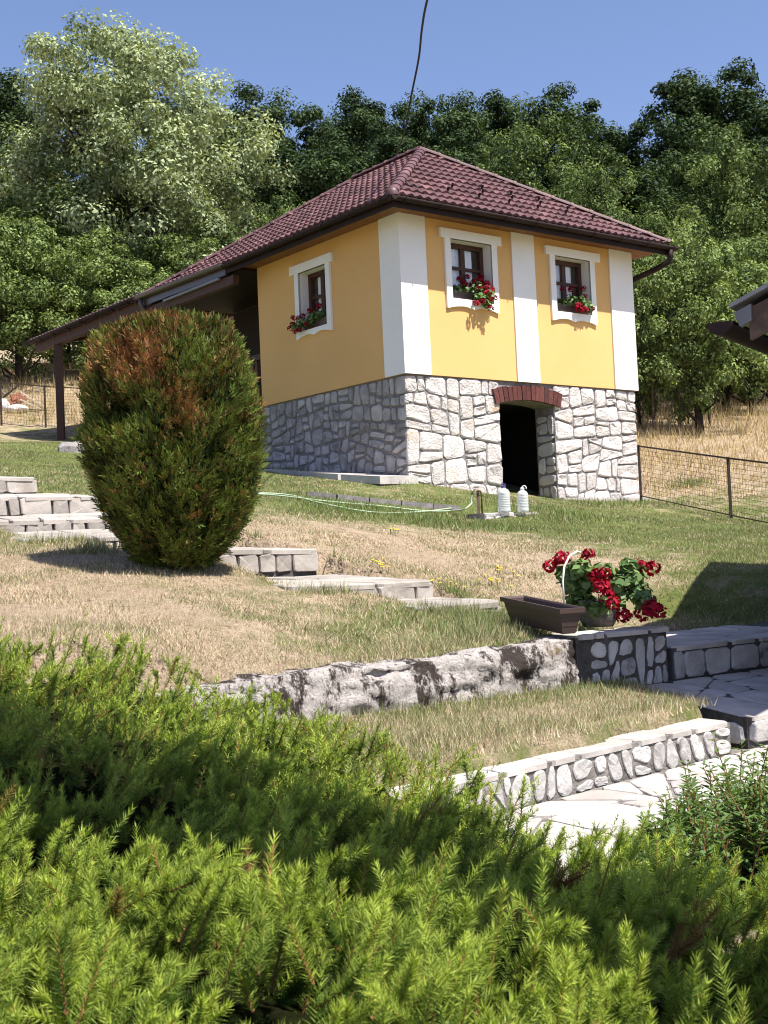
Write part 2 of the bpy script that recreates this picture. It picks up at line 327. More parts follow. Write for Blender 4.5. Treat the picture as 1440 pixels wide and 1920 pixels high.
# ------------------------------------------------------------------ irregular stone layouts
def clip_half(poly, p, n):                                       # keep (q-p).n <= 0
    out = []
    for i in range(len(poly)):
        a, b = poly[i], poly[(i+1) % len(poly)]; da = (a[0]-p[0])*n[0]+(a[1]-p[1])*n[1]; db = (b[0]-p[0])*n[0]+(b[1]-p[1])*n[1]
        if da <= 0: out.append(a)
        if da*db < 0: k = da/(da-db); out.append((a[0]+(b[0]-a[0])*k, a[1]+(b[1]-a[1])*k))
    return out
def area(p): return abs(sum(p[i][0]*p[(i+1) % len(p)][1]-p[(i+1) % len(p)][0]*p[i][1] for i in range(len(p))))/2
def cent(p): return (sum(q[0] for q in p)/len(p), sum(q[1] for q in p)/len(p))
def split(poly, lo, hi, ang, R, aspect=1.15):
    A = area(poly)
    if A < R.uniform(lo, hi) or A < lo*.8: return [poly]
    xs = [p[0] for p in poly]; ys = [p[1] for p in poly]; w, h = max(xs)-min(xs), max(ys)-min(ys)
    base = 0 if w > h*aspect*R.uniform(.85, 1.2) else math.pi/2                   # direction of the cut's normal
    a = base+math.radians(R.gauss(0, ang)); c = cent(poly); k = R.uniform(-.17, .17)
    p = (c[0]+k*w*(base == 0), c[1]+k*h*(base != 0)); n = (math.cos(a), math.sin(a))
    u, v = clip_half(poly, p, n), clip_half(poly, p, (-n[0], -n[1]))
    if len(u) < 3 or len(v) < 3 or min(area(u), area(v)) < lo*.25: return [poly]
    return split(u, lo, hi, ang, R, aspect)+split(v, lo, hi, ang, R, aspect)
def inset(poly, d):
    if sum(poly[i][0]*poly[(i+1) % len(poly)][1]-poly[(i+1) % len(poly)][0]*poly[i][1] for i in range(len(poly))) < 0: poly = poly[::-1]
    out = poly
    for i in range(len(poly)):
        a, b = poly[i], poly[(i+1) % len(poly)]; l = math.hypot(b[0]-a[0], b[1]-a[1])
        if l < 1e-6: continue
        n = ((b[1]-a[1])/l, -(b[0]-a[0])/l); out = clip_half(out, (a[0]-n[0]*d, a[1]-n[1]*d), n)
        if len(out) < 3: return []
    return out
def rounded(poly, k=.22):
    out = []
    for i in range(len(poly)):
        a, b = poly[i], poly[(i+1) % len(poly)]
        if math.hypot(b[0]-a[0], b[1]-a[1]) < .012: out.append(((a[0]+b[0])/2, (a[1]+b[1])/2)); continue
        out += [(a[0]+(b[0]-a[0])*k, a[1]+(b[1]-a[1])*k), (b[0]-(b[0]-a[0])*k, b[1]-(b[1]-a[1])*k)]
    return out
def stone_piece(name, poly, frame, mat, parent, depth, R, rough=.01, rnd=.22, shrink=.82, local=False, jit=.006, round2=False):
    """one stone: poly in the face's (a,b); frame(a,b,h) -> 3D with h outwards"""
    p = rounded(poly, rnd)
    if round2: p = rounded(p, .25)
    p = [(a+R.gauss(0, jit), b+R.gauss(0, jit)) for a, b in p]; c = cent(p); n = len(p); mb = MB()
    d0 = depth*R.uniform(.75, 1.2)
    r0 = [frame(a, b, -.02) for a, b in p]
    r1 = [frame(a, b, d0*.55+R.uniform(-.2, .2)*rough) for a, b in p]
    r2 = [frame(c[0]+(a-c[0])*shrink, c[1]+(b-c[1])*shrink, d0+R.gauss(0, rough*.6)) for a, b in p]
    mb.add(r0+r1+r2+[frame(c[0]+R.gauss(0, .01), c[1]+R.gauss(0, .01), d0+R.gauss(0, rough))],
           [(i, (i+1) % n, n+(i+1) % n, n+i) for i in range(n)]+[(n+i, n+(i+1) % n, 2*n+(i+1) % n, 2*n+i) for i in range(n)]+[(2*n+i, 2*n+(i+1) % n, 3*n) for i in range(n)])
    return mb.build(name, mat, parent, local=local)
def face_stones(name, rect, frame, mat, parent, lo, hi, ang, gap, depth, seed, rough=.01, rnd=.22, shrink=.82, local=False, jit=.006, aspect=1.15, round2=False):
    R = random.Random(seed); k = 0
    for poly in split(rect, lo, hi, ang, R, aspect):
        q = inset(poly, gap*R.uniform(.7, 1.3))
        if len(q) >= 3 and area(q) > .0025: stone_piece(name, q, frame, mat, parent, depth, R, rough, rnd, shrink, local, jit, round2); k += 1
    return k
def rect(a0, b0, a1, b1): return [(a0, b0), (a1, b0), (a1, b1), (a0, b1)]

# ------------------------------------------------------------------ the house
ZB = 1.0; ZP = HC[2]-ZB; HROT = math.pi/2-YAW
HU, HV = 5.26, 4.03
house = thing('house', 'yellow house with white pilasters, maroon tiled hip roof and rough stone base', 'house', (HC[0], HC[1], ZB), HROT)
def frA(a, b, h): return (a, -.02-h, ZP+b)
def frB(a, b, h): return (-.02-h, a, ZP+b)
def frSA(a, b, h): return (a, .02-h, ZP+b)
def frSB(a, b, h): return (.02-h, a, ZP+b)
def fbox(mb, fr, a0, a1, b0, b1, h0, h1):
    P = [fr(a, b, h) for h in (h0, h1) for a, b in ((a0, b0), (a1, b0), (a1, b1), (a0, b1))]
    return mb.add(P, [(0,3,2,1), (4,5,6,7), (0,1,5,4), (1,2,6,5), (2,3,7,6), (3,0,4,7)])
def sheet(mb, fr, a0, a1, b0, b1, holes, h=0):
    xs = sorted({a0, a1, *[q for o in holes for q in (o[0], o[1])]}); zs = sorted({b0, b1, *[q for o in holes for q in (o[2], o[3])]})
    for i in range(len(xs)-1):
        for j in range(len(zs)-1):
            ca, cb = (xs[i]+xs[i+1])/2, (zs[j]+zs[j+1])/2
            if not any(o[0] < ca < o[1] and o[2] < cb < o[3] for o in holes):
                mb.add([fr(xs[i], zs[j], h), fr(xs[i+1], zs[j], h), fr(xs[i+1], zs[j+1], h), fr(xs[i], zs[j+1], h)], [(0, 1, 2, 3)])
WIN_A = [(.99, 1.87, 1.25, 2.20), (3.33, 4.19, 1.25, 2.20)]; WIN_B = [(1.91, 2.70, 1.10, 2.10)]
pl = MB(); WT = 2.66
sheet(pl, frA, -.02, HU+.02, 0, WT, WIN_A); sheet(pl, frB, -.02, HV, 0, WT, WIN_B)
pl.add([(HU+.02, -.02, ZP), (HU+.02, HV, ZP), (HU+.02, HV, ZP+WT), (HU+.02, -.02, ZP+WT)], [(0, 1, 2, 3)])
pl.add([(-.02, HV, ZP), (HU+.02, HV, ZP), (HU+.02, HV, ZP+WT), (-.02, HV, ZP+WT)], [(0, 1, 2, 3)])
pl.add([(-.02, -.02, ZP), (HU+.02, -.02, ZP), (HU+.02, HV, ZP), (-.02, HV, ZP)], [(0, 1, 2, 3)])
pl.build('plaster_wall', MAT['yellow'], house, True, fix=False)
# pilasters
PT = 2.64
MB().prism([(.485, -.021, ZP-.004), (.485, -.047, ZP-.004), (-.047, -.047, ZP-.004), (-.047, .456, ZP-.004), (-.021, .456, ZP-.004), (-.021, -.021, ZP-.004)], (0, 0, PT)).build('pilaster', MAT['white'], house, True)
fbox(MB(), frA, 2.342, 2.858, -.004, PT, .001, .027).build('pilaster', MAT['white'], house, True)
MB().prism([(4.712, -.021, ZP-.004), (4.712, -.047, ZP-.004), (HU+.047, -.047, ZP-.004), (HU+.047, .5, ZP-.004), (HU+.021, .5, ZP-.004), (HU+.021, -.021, ZP-.004)], (0, 0, PT)).build('pilaster', MAT['white'], house, True)
def window(fr, o, sur, hood, apron):
    a0, a1, b0, b1 = o; D = -.17
    fm = MB(); w = .075
    for q in ((a0, a1, b1-w, b1), (a0, a1, b0, b0+w), (a0, a0+w, b0+w, b1-w), (a1-w, a1, b0+w, b1-w)): fbox(fm, fr, *q, D-.07, D)
    fo = fm.build('window', MAT['wood'], house, True)
    cm = (a0+a1)/2; tz = b0+(b1-b0)*.58
    fbox(MB(), fr, cm-.045, cm+.045, b0+w+.002, b1-w-.002, D-.06, D-.01).build('mullion', MAT['wood'], fo_local(fo), True)
    for x0, x1 in ((a0+w, cm-.045), (cm+.045, a1-w)):
        fbox(MB(), fr, x0+.001, x1-.001, tz-.025, tz+.025, D-.055, D-.015).build('glazing_bar', MAT['wood'], fo_local(fo), True)
        for z0, z1 in ((b0+w, tz-.025), (tz+.025, b1-w)):
            fbox(MB(), fr, x0+.001, x1-.001, z0+.001, z1-.001, D-.042, D-.036).build('pane', MAT['glass'], fo_local(fo), True)
    for k, (x0, x1) in enumerate(((a0+.02, cm-.02), (cm+.02, cm+.02+(a1-cm)*.55))):
        mb = MB(); n = 14; top = b1-.02; bot = b0+(b1-b0)*.30
        vs = [fr(x0+(x1-x0)*i/n, z, D-.10+.014*math.sin(i*1.9+k)) for z in (bot, top) for i in range(n+1)]
        mb.add(vs, [(i, i+1, n+2+i, n+1+i) for i in range(n)]); mb.build('curtain', MAT['curtain'], fo_local(fo), True, smooth=True, fix=False)
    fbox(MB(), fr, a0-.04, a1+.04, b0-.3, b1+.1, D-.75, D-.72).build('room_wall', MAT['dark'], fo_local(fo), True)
    # surround: reveals, jambs, hood, scalloped apron
    sm = MB(); s0, s1 = sur; e = .001
    for q in ((s0, a0, b0, b1), (a1, s1, b0, b1)): fbox(sm, fr, *q, e, .042)
    fbox(sm, fr, hood[0], hood[1], b1, b1+.15, e, .055)
    n = 28; pts = [(s0, b0), (s0, apron)]
    for i in range(1, n):
        x = i/n; z = apron+.055*math.sin(math.pi*min(1, max(0, (x-.06)/.88)))**.5*(1-.75*math.exp(-((x-.5)/.10)**2))
        pts.append((s0+(s1-s0)*x, z))
    pts += [(s1, apron), (s1, b0)]
    vs = [fr(a, b, h) for h in (e, .042) for a, b in pts]; k = len(pts)
    top = [(a, b0) for a, b in pts]; fs = []
    for i in range(1, k-2): pass
    sm.add(vs, [(i, i+1, k+i+1, k+i) for i in range(k-1)]+[(k-1, 0, k, 2*k-1)])
    for i in range(1, k-2):                                   # front face in vertical strips
        (xa, za), (xb, zb) = pts[i], pts[i+1]
        sm.add([fr(xa, za, .042), fr(xb, zb, .042), fr(xb, b0, .042), fr(xa, b0, .042)], [(0, 1, 2, 3)])
    for q in (((a0, b0), (a0, b1)), ((a1, b0), (a1, b1)), ((a0, b1), (a1, b1)), ((a0, b0), (a1, b0))):
        (xa, za), (xb, zb) = q
        sm.add([fr(xa, za, .041), fr(xb, zb, .041), fr(xb, zb, D-.08), fr(xa, za, D-.08)], [(0, 1, 2, 3)])
    sm.build('window_surround', MAT['white'], fo_local(fo), True, fix=False)
    return fo
def fo_local(fo): return fo
# sub-parts are given in house coordinates: shift them by the window's own location
_build = MB.build
def build2(s, name, mat, parent=None, local=False, **k):
    if local and parent is not None and parent is not house and parent.parent is not None and 'house' in parent.parent.name:
        l = parent.location; s.v = [(x-l.x, y-l.y, z-l.z) for x, y, z in s.v]
    return _build(s, name, mat, parent, local, **k)
MB.build = build2
window(frA, WIN_A[0], (.87, 1.99), (.779, 2.084), 1.085)
window(frA, WIN_A[1], (3.21, 4.31), (3.107, 4.443), 1.085)
window(frB, WIN_B[0], (1.79, 2.82), (1.706, 2.937), .978)

# stone base
D0, D1, DB = 1.94, 3.20, -2.3
ARC_R = 3.1; ARC_C = (2.575, -.305-ARC_R)
def arc_z(a): return ARC_C[1]+math.sqrt(ARC_R**2-(a-ARC_C[0])**2)
mw = MB(); BV = 7.9
mw.add([frSA(0, DB, 0), frSA(D0, DB, 0), frSA(D0, 0, 0), frSA(0, 0, 0)], [(0, 1, 2, 3)])
mw.add([frSA(D1, DB, 0), frSA(HU-.02, DB, 0), frSA(HU-.02, 0, 0), frSA(D1, 0, 0)], [(0, 1, 2, 3)])
N_ = 14
for i in range(N_):
    a, b = D0+(D1-D0)*i/N_, D0+(D1-D0)*(i+1)/N_
    mw.add([frSA(a, arc_z(a), 0), frSA(b, arc_z(b), 0), frSA(b, 0, 0), frSA(a, 0, 0)], [(0, 1, 2, 3)])
    mw.add([frSA(a, arc_z(a), 0), frSA(b, arc_z(b), 0), frSA(b, arc_z(b), -.44), frSA(a, arc_z(a), -.44)], [(0, 1, 2, 3)])
for a in (D0, D1): mw.add([frSA(a, DB, 0), frSA(a, arc_z(a), 0), frSA(a, arc_z(a), -.44), frSA(a, DB, -.44)], [(0, 1, 2, 3)])
mw.add([frSB(0, DB, 0), frSB(BV, DB, 0), frSB(BV, 0, 0), frSB(0, 0, 0)], [(0, 1, 2, 3)])
mw.add([(HU-.02, .02, ZP+DB), (HU-.02, BV, ZP+DB), (HU-.02, BV, ZP), (HU-.02, .02, ZP)], [(0, 1, 2, 3)])
mw.add([(0.02, BV, ZP+DB), (HU-.02, BV, ZP+DB), (HU-.02, BV, ZP), (0.02, BV, ZP)], [(0, 1, 2, 3)])
mw.build('stone_base', MAT['mortar'], house, True, fix=False)
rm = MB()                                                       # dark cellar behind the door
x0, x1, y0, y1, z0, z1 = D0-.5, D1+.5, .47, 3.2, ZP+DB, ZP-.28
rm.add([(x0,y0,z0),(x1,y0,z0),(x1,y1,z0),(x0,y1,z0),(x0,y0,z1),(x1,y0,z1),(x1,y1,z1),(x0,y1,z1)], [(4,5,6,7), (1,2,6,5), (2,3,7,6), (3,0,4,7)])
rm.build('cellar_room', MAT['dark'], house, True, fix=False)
face_stones('stone', rect(-.035, DB+.25, D0+.01, -.012), frSA, MAT['stone'], house, .04, .20, 6.5, .014, .026, 3, .012, .14, .85, True, aspect=1.28)
face_stones('stone', rect(D1-.01, DB+.25, HU+.01, -.012), frSA, MAT['stone'], house, .04, .18, 6.5, .014, .026, 5, .012, .14, .85, True, aspect=1.28)
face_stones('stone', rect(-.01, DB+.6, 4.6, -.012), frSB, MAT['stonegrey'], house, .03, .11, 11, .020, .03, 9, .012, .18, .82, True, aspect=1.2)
def frJ(a, b, h): return (D1-h, .02+a, ZP+b)
face_stones('stone', rect(.0, DB+.3, .42, -.5), frJ, MAT['stone'], house, .04, .12, 7, .017, .02, 12, .006, .2, .84, True)
# brick arch
half = math.asin(.74/ARC_R); nb = 15
arch = None
for i in range(nb):
    t0, t1 = -half+2*half*i/nb, -half+2*half*(i+1)/nb; g = (t1-t0)*.06; r0, r1 = ARC_R+.004, ARC_R+.25+random.uniform(-.015, .015)
    pts = [(ARC_C[0]+r*math.sin(t), ARC_C[1]+r*math.cos(t)) for r, t in ((r0, t0+g), (r0, t1-g), (r1, t1-g), (r1, t0+g))]
    d = .062+random.uniform(-.006, .006)
    if i == 0:
        am = MB(); q = []
        for k in range(21): t = -half+2*half*k/20; q.append((ARC_C[0]+(ARC_R+.012)*math.sin(t), ARC_C[1]+(ARC_R+.012)*math.cos(t)))
        for k in range(21): t = half-2*half*k/20; q.append((ARC_C[0]+(ARC_R+.23)*math.sin(t), ARC_C[1]+(ARC_R+.23)*math.cos(t)))
        for k in range(20):
            a_, b_, c_, d_ = q[k], q[k+1], q[40-k], q[41-k]
            am.add([frSA(*p, .048) for p in (a_, b_, c_, d_)], [(0, 1, 2, 3)])
            am.add([frSA(*a_, .048), frSA(*b_, .048), frSA(*b_, -.3), frSA(*a_, -.3)], [(0, 1, 2, 3)])
        arch = am.build('brick_arch', MAT['mortar'], house, True, fix=False)
    MB().prism([frSA(a, b, -.3 if False else d) for a, b in pts], (0, d+.16, 0)).build('brick', MAT['brick'], arch, True)
# slab pavement along the foot of the shaded wall
for i in range(4):
    v0 = -.25+i*1.05; z = 1.33+.118*(v0+.5)
    mb = MB(); mb.prism([(-.78, v0, z-ZB), (-.04, v0+.01, z-ZB+.01), (-.04, v0+1.0, z-ZB+.11), (-.76, v0+1.0, z-ZB+.11)], (0, 0, -.12)); mb.build('paving_slab', MAT['flag'], house, True)
for i in range(3):
    mb = MB(); u0 = -.55+i*.62; mb.prism([(u0, -.42, .10-.05*i), (u0+.58, -.40, .09-.05*i), (u0+.58, -.03, .11-.05*i), (u0, -.03, .12-.05*i)], (0, 0, -.2)); mb.build('paving_slab', MAT['flag'], house, True)
MB().box((3.15, -.16, -.22), (HU+.35, -.045, .045)).build('kerb', MAT['flag'], house, True)

# roof
OV, HE, HR = .52, ZP+2.55, ZP+4.57; RX0, RX1, RY0, RY1 = -OV, HU+OV, -OV, 7.47; RYA, RYB, RXM = 2.47, 4.50, HU/2
rf = MB(); dz = -.05; e = [(RX0, RY0, HE+dz), (RX1, RY0, HE+dz), (RX1, RY1, HE+dz), (RX0, RY1, HE+dz), (RXM, RYA, HR+dz), (RXM, RYB, HR+dz)]
rf.add(e, [(0, 1, 4), (1, 2, 5, 4), (2, 3, 5), (3, 0, 4, 5)])
roof = rf.build('roof', MAT['tile'], house, True, fix=False)
MB().add([(RX0+.03, RY0+.03, HE-.07), (RX1-.03, RY0+.03, HE-.07), (RX1-.03, RY1-.03, HE-.07), (RX0+.03, RY1-.03, HE-.07)], [(0, 3, 2, 1)]).build('soffit', MAT['soffit'], house, True, fix=False)
TW, TG = .335, .32
def tile_mesh():
    v = []; n = 8
    for b, z in ((0, .062), (TG+.05, .012)):
        v += [(TW*i/n, b, z+.019*math.cos(2*math.pi*2*i/n)) for i in range(n+1)]
    v += [(TW*i/n, .002, .016+.019*math.cos(2*math.pi*2*i/n)) for i in range(n+1)]
    f = [(i, i+1, n+2+i, n+1+i) for i in range(n)]+[(2*n+2+i, 2*n+3+i, i+1, i) for i in range(n)]
    me = bpy.data.meshes.new('tile'); me.from_pydata(v, [], f); me.materials.append(MAT['tile']); return me
TILE = tile_mesh()
roofloc = roof.location.copy()
def tile_plane(o, ea, eb, poly):
    o, ea, eb = Vector(o), Vector(ea), Vector(eb); en = ea.cross(eb)
    Mx = Matrix((ea, eb, en)).transposed().to_4x4()
    W, H = max(p[0] for p in poly), max(p[1] for p in poly); cnt = 0
    for r in range(int(H/TG)+1):
        for c in range(int(W/TW)+1):
            a, b = c*TW, r*TG; cell = rect(a, b, a+TW, b+TG); q = cell
            for i in range(len(poly)):
                p0, p1 = poly[i], poly[(i+1) % len(poly)]; l = math.hypot(p1[0]-p0[0], p1[1]-p0[1])
                q = clip_half(q, p0, ((p1[1]-p0[1])/l, -(p1[0]-p0[0])/l))
                if len(q) < 3: break
            if len(q) < 3 or area(q) < .004: continue
            me = TILE
            if area(q) < TW*TG*.985:
                bm = bmesh.new(); bm.from_mesh(TILE)
                for i in range(len(poly)):
                    p0, p1 = poly[i], poly[(i+1) % len(poly)]
                    if i == 0: continue
                    bmesh.ops.bisect_plane(bm, geom=bm.verts[:]+bm.edges[:]+bm.faces[:], plane_co=(p0[0]-a, p0[1]-b, 0), plane_no=(p1[1]-p0[1], -(p1[0]-p0[0]), 0), clear_outer=True)
                me = bpy.data.meshes.new('tile'); bm.to_mesh(me); bm.free()
                if not len(me.polygons): continue
                me.materials.append(MAT['tile'])
            ob = link('tile', me, None, roof); loc = o+ea*a+eb*b+en*random.uniform(-.003, .003)-roofloc
            ob.matrix_basis = Matrix.Translation(loc) @ Mx; cnt += 1
    return cnt
def unit(*v): return Vector(v).normalized()
ebA = unit(0, RYA-RY0, HR-HE); LA = math.hypot(RYA-RY0, HR-HE)
n1 = tile_plane((RX0, RY0, HE), (1, 0, 0), ebA, [(0, 0), (RX1-RX0, 0), (RXM-RX0, LA)])
ebB = unit(RXM-RX0, 0, HR-HE); LB = math.hypot(RXM-RX0, HR-HE)
n2 = tile_plane((RX0, RY1, HE), (0, -1, 0), ebB, [(0, 0), (RY1-RY0, 0), (RY1-RYA, LB), (RY1-RYB, LB)])
print('tiles', n1, n2)
def cap_mesh(L=.40, r=.095):
    v = []; n = 8
    for x, rr in ((0, r*1.10), (.05, r*1.10), (.06, r), (L, r*.9)):
        v += [(x, rr*math.cos(math.pi*i/n), rr*.72*math.sin(math.pi*i/n)) for i in range(n+1)]
    f = [(j*(n+1)+i, j*(n+1)+i+1, (j+1)*(n+1)+i+1, (j+1)*(n+1)+i) for j in range(3) for i in range(n)]+[tuple(range(n+1))]
    me = bpy.data.meshes.new('ridge_tile'); me.from_pydata(v, [], f); me.materials.append(MAT['tile'])
    return me
CAP = cap_mesh()
def caps(p, q):
    p, q = Vector(p), Vector(q); L = (q-p).length; n = max(1, round(L/.36)); x = (q-p).normalized()
    y = Vector((0, 0, 1)).cross(x).normalized(); z = x.cross(y); Mx = Matrix((x, y, z)).transposed().to_4x4()
    for i in range(n):
        ob = link('ridge_tile', CAP, None, roof); ob.matrix_basis = Matrix.Translation(p+x*(L*i/n)-roofloc+z*.012) @ Mx @ Matrix.Diagonal((L/n/.36, 1, 1, 1))
zc = .035
caps((RX0, RY0, HE+zc), (RXM, RYA, HR+zc)); caps((RX1, RY0, HE+zc), (RXM, RYA, HR+zc)); caps((RXM, RYB, HR+zc+.02), (RXM, RYA, HR+zc+.02)); caps((RX0, RY1, HE+zc), (RXM, RYB, HR+zc))
# rounded starter at the front corner of the hip
mb = MB(); mb.lathe([(.001, .10), (.05, .095), (.085, .065), (.10, .02), (.10, -.03)], (RX0+.02, RY0+.02, HE+.03), 14); mb.build('hip_end', MAT['tile'], roof, True, smooth=True)
SG = bpy.data.meshes.new('snow_guard'); t = MB().box((-.02, 0, 0), (.02, .015, .075)).add([(-.02, .015, .0), (.02, .015, 0), (.02, .13, .01), (-.02, .13, .01)], [(0, 1, 2, 3)]); SG.from_pydata(t.v, [], t.f); SG.materials.append(MAT['gutter'])
enA = Vector((1, 0, 0)).cross(ebA); MxA = Matrix((Vector((1, 0, 0)), ebA, enA)).transposed().to_4x4()
for r_, off in ((2, .0), (3, .33), (4, .0)):
    for k in range(9):
        a = .9+off+k*.67-(.1 if r_ == 4 else 0)
        if a < r_*.36+.75 or a > 6.3-r_*.36*.9-.5: continue
        ob = link('snow_guard', SG, None, roof); ob.matrix_basis = Matrix.Translation(Vector((RX0, RY0, HE))+Vector((a, 0, 0))+ebA*(r_*TG+.05)+enA*.055-roofloc) @ MxA
def channel(p, q, r=.06, up=(0, 0, 1), n=8):
    mb = MB(); p, q = Vector(p), Vector(q); d = (q-p).normalized(); x = d.cross(Vector(up)).normalized(); z = Vector(up)
    prof = [(r*math.cos(math.pi+math.pi*i/n), r*math.sin(math.pi+math.pi*i/n)) for i in range(n+1)]+[((r-.008)*math.cos(2*math.pi-math.pi*i/n), (r-.008)*math.sin(2*math.pi-math.pi*i/n)) for i in range(n+1)]
    k = len(prof); vs = [b+x*a+z*c for b in (p, q) for a, c in prof]
    mb.add(vs, [(i, (i+1) % k, k+(i+1) % k, k+i) for i in range(k)]); mb.add([p+x*a+z*c for a, c in prof[:n+1]], [tuple(range(n+1))]); mb.add([q+x*a+z*c for a, c in prof[:n+1]], [tuple(range(n+1))]); return mb
GA = channel((RX0-.14, RY0-.07, HE-.035), (RX1+.10, RY0-.07, HE-.035)).build('gutter', MAT['gutter'], house, True, smooth=True)
GB = channel((RX0-.07, RY0-.14, HE-.04), (RX0-.07, 4.25, HE-.04)).build('gutter', MAT['gutter'], house, True, smooth=True)
GC = channel((RX0-.075, 4.27, HE+.0), (RX0-.075, RY1+.02, HE+.05), .075).build('gutter', MAT['fascia'], house, True, smooth=True)
for k in range(10):
    x = RX0+.15+k*.68; MB().tube([(x, RY0-.07+.078*math.cos(a), HE-.035+.078*math.sin(a)) for a in [math.pi+math.pi*i/8 for i in range(9)]], .008, 5).build('gutter_bracket', MAT['gutter'], GA, True)
for k in range(6):
    y = RY0+.2+k*.75; MB().tube([(RX0-.07+.078*math.cos(a), y, HE-.04+.078*math.sin(a)) for a in [math.pi+math.pi*i/8 for i in range(9)]], .008, 5).build('gutter_bracket', MAT['gutter'], GB, True)
MB().box((RX0, RY0-.004, HE-.17), (RX1, RY0+.022, HE-.02)).build('fascia', MAT['gutter'], house, True)
MB().box((RX0-.004, RY0+.03, HE-.17), (RX0+.022, 4.25, HE-.02)).build('fascia', MAT['gutter'], house, True)
MB().prism([(RX0-.012, 4.27, HE-.19), (RX0-.012, RY1+.02, HE-.15), (RX0-.012, RY1+.02, HE+.03), (RX0-.012, 4.27, HE-.03)], (.03, 0, 0)).build('fascia', MAT['fascia'], house, True)
MB().beam((RX0+.10, 4.1, HE-.30), (RX0+.10, RY1-.1, HE-.27), .12, .16).build('porch_beam', MAT['wood'], house, True)
MB().box((RX0-.03, 4.5, HE-.235), (RX0+.02, RY1-.9, HE-.195)).build('lit_edge_strip', MAT['sheet'], house, True)  # pale strip standing in for light along the porch beam's edge
MB().tube([(RX1-.06, RY0-.07, HE-.09), (RX1-.06, RY0-.07, HE-.22), (RX1-.09, RY0-.02, HE-.31), (RX1-.2, RY0+.14, HE-.40), (HU+.16, .25, HE-.56), (HU+.09, .5, HE-.68), (HU+.09, .55, HE-.85), (HU+.09, .55, .1)], .052, 10).build('downpipe', MAT['gutter'], house, True, smooth=True)
MB().tube([(RX0-.07, RY1-.08, HE-.02), (RX0-.07, RY1-.08, HE-.14), (RX0, RY1-.1, HE-.24), (-.1, RY1-.12, HE-.5), (-.06, RY1-.12, 1.2)], .045, 10).build('downpipe', MAT['fascia'], house, True, smooth=True)
# recessed porch: dark boarded wall, door, floor, railing
MB().box((RX0+.16, HV+.03, HE-.13), (RX1-.1, RY1-.08, HE-.09)).build('porch_shade_sheet', MAT['darkwood'], house, True)  # dark sheet below the soffit, added for the deep shade in the porch
MB().box((1.5, HV+.01, ZP-.1), (1.58, 7.35, ZP+2.4)).build('porch_wall', MAT['darkwood'], house, True)
pdoor = MB().box((1.44, 4.55, ZP), (1.497, 5.45, ZP+2.0)).build('porch_door', MAT['wood'], house, True)
for z0, z1 in ((.15, .85), (1.0, 1.85)): MB().box((1.425, 4.68, ZP+z0), (1.438, 5.32, ZP+z1)).build('door_panel', MAT['darkwood'], pdoor, True)
MB().box((.0, HV+.01, ZP-.16), (1.49, 7.35, ZP-.02)).build('porch_floor', MAT['wood'], house, True)
MB().box((-.02, HV+.02, ZP+.85), (.05, 7.2, ZP+.95)).build('railing', MAT['wood'], house, True)
for k in range(12): MB().box((-.0, HV+.15+k*.26, ZP+.0), (.03, HV+.22+k*.26, ZP+.848)).build('baluster', MAT['wood'], house, True)
MB().box((-.06, 7.22, ZP-.1), (.08, 7.36, ZP+2.4)).build('porch_post', MAT['wood'], house, True)

# ------------------------------------------------------------------ open shelter beyond the house
def HL(u, v, h): return HC+du*u+dv*v+np.array([0, 0, h])
sh_ = thing('garden_shelter', 'open wooden shelter with low tiled roof at the far end of the house', 'shelter', tuple(HL(1.4, 10.3, -HC[2]+3.0)), HROT)
Hs = 2.64; V0, V1 = 7.52, 13.05
mb = MB(); n = 168; sl = math.tan(math.radians(11))
vs = [HL(u, V0+(V1-V0)*i/n, Hs+.03+(u+.55)*sl+.018*math.cos(i*2*math.pi/5)) for u in (-.55, 3.6) for i in range(n+1)]
vs2 = [HL(-.55, V0+(V1-V0)*i/n, Hs-.01+.018*math.cos(i*2*math.pi/5)) for i in range(n+1)]
mb.add(vs, [(i, i+1, n+2+i, n+1+i) for i in range(n)]); mb.add(vs[:n+1]+vs2, [(i, i+1, n+2+i, n+1+i) for i in range(n)])
sroof = mb.build('roof', MAT['tile'], sh_, fix=False)
MB().prism([HL(-.52, V0, Hs-.09), HL(-.52, V1, Hs-.09), HL(3.5, V1, Hs-.09+4.02*sl), HL(3.5, V0, Hs-.09+4.02*sl)], (0, 0, .05)).build('boarding', MAT['wood'], sh_)
sg = channel(HL(-.63, V0+.03, Hs-.05), HL(-.63, V1+.05, Hs-.05)).build('gutter', MAT['gutter'], sh_, smooth=True)
for k in range(8):
    c = HL(-.63, V0+.3+k*.72, Hs-.05); MB().tube([c+du*.078*math.cos(a)+np.array([0, 0, .078*math.sin(a)]) for a in [math.pi+math.pi*i/8 for i in range(9)]], .008, 5).build('gutter_bracket', MAT['gutter'], sg)
MB().beam(HL(-.42, V0+.03, Hs-.19), HL(-.42, V1-.25, Hs-.19), .14, .20).build('beam', MAT['wood'], sh_)
MB().beam(HL(3.2, V0+.03, Hs+.45), HL(3.2, V1-.25, Hs+.45), .14, .18).build('beam', MAT['wood'], sh_)
for k in range(7): MB().beam(HL(-.5, V0+.25+k*.8, Hs-.13), HL(3.4, V0+.25+k*.8, Hs-.13+3.9*sl), .08, .10).build('rafter', MAT['wood'], sh_)
for u, v in ((-.42, 11.7), (3.2, 11.7), (3.2, 7.8)):
    p = HL(u, v, 0); g = gz(p[0], p[1]); MB().box((p[0]-.075, p[1]-.075, g-.1), (p[0]+.075, p[1]+.075, HC[2]+Hs-.28+(.5 if u > 1 else 0))).build('post', MAT['wood'], sh_)

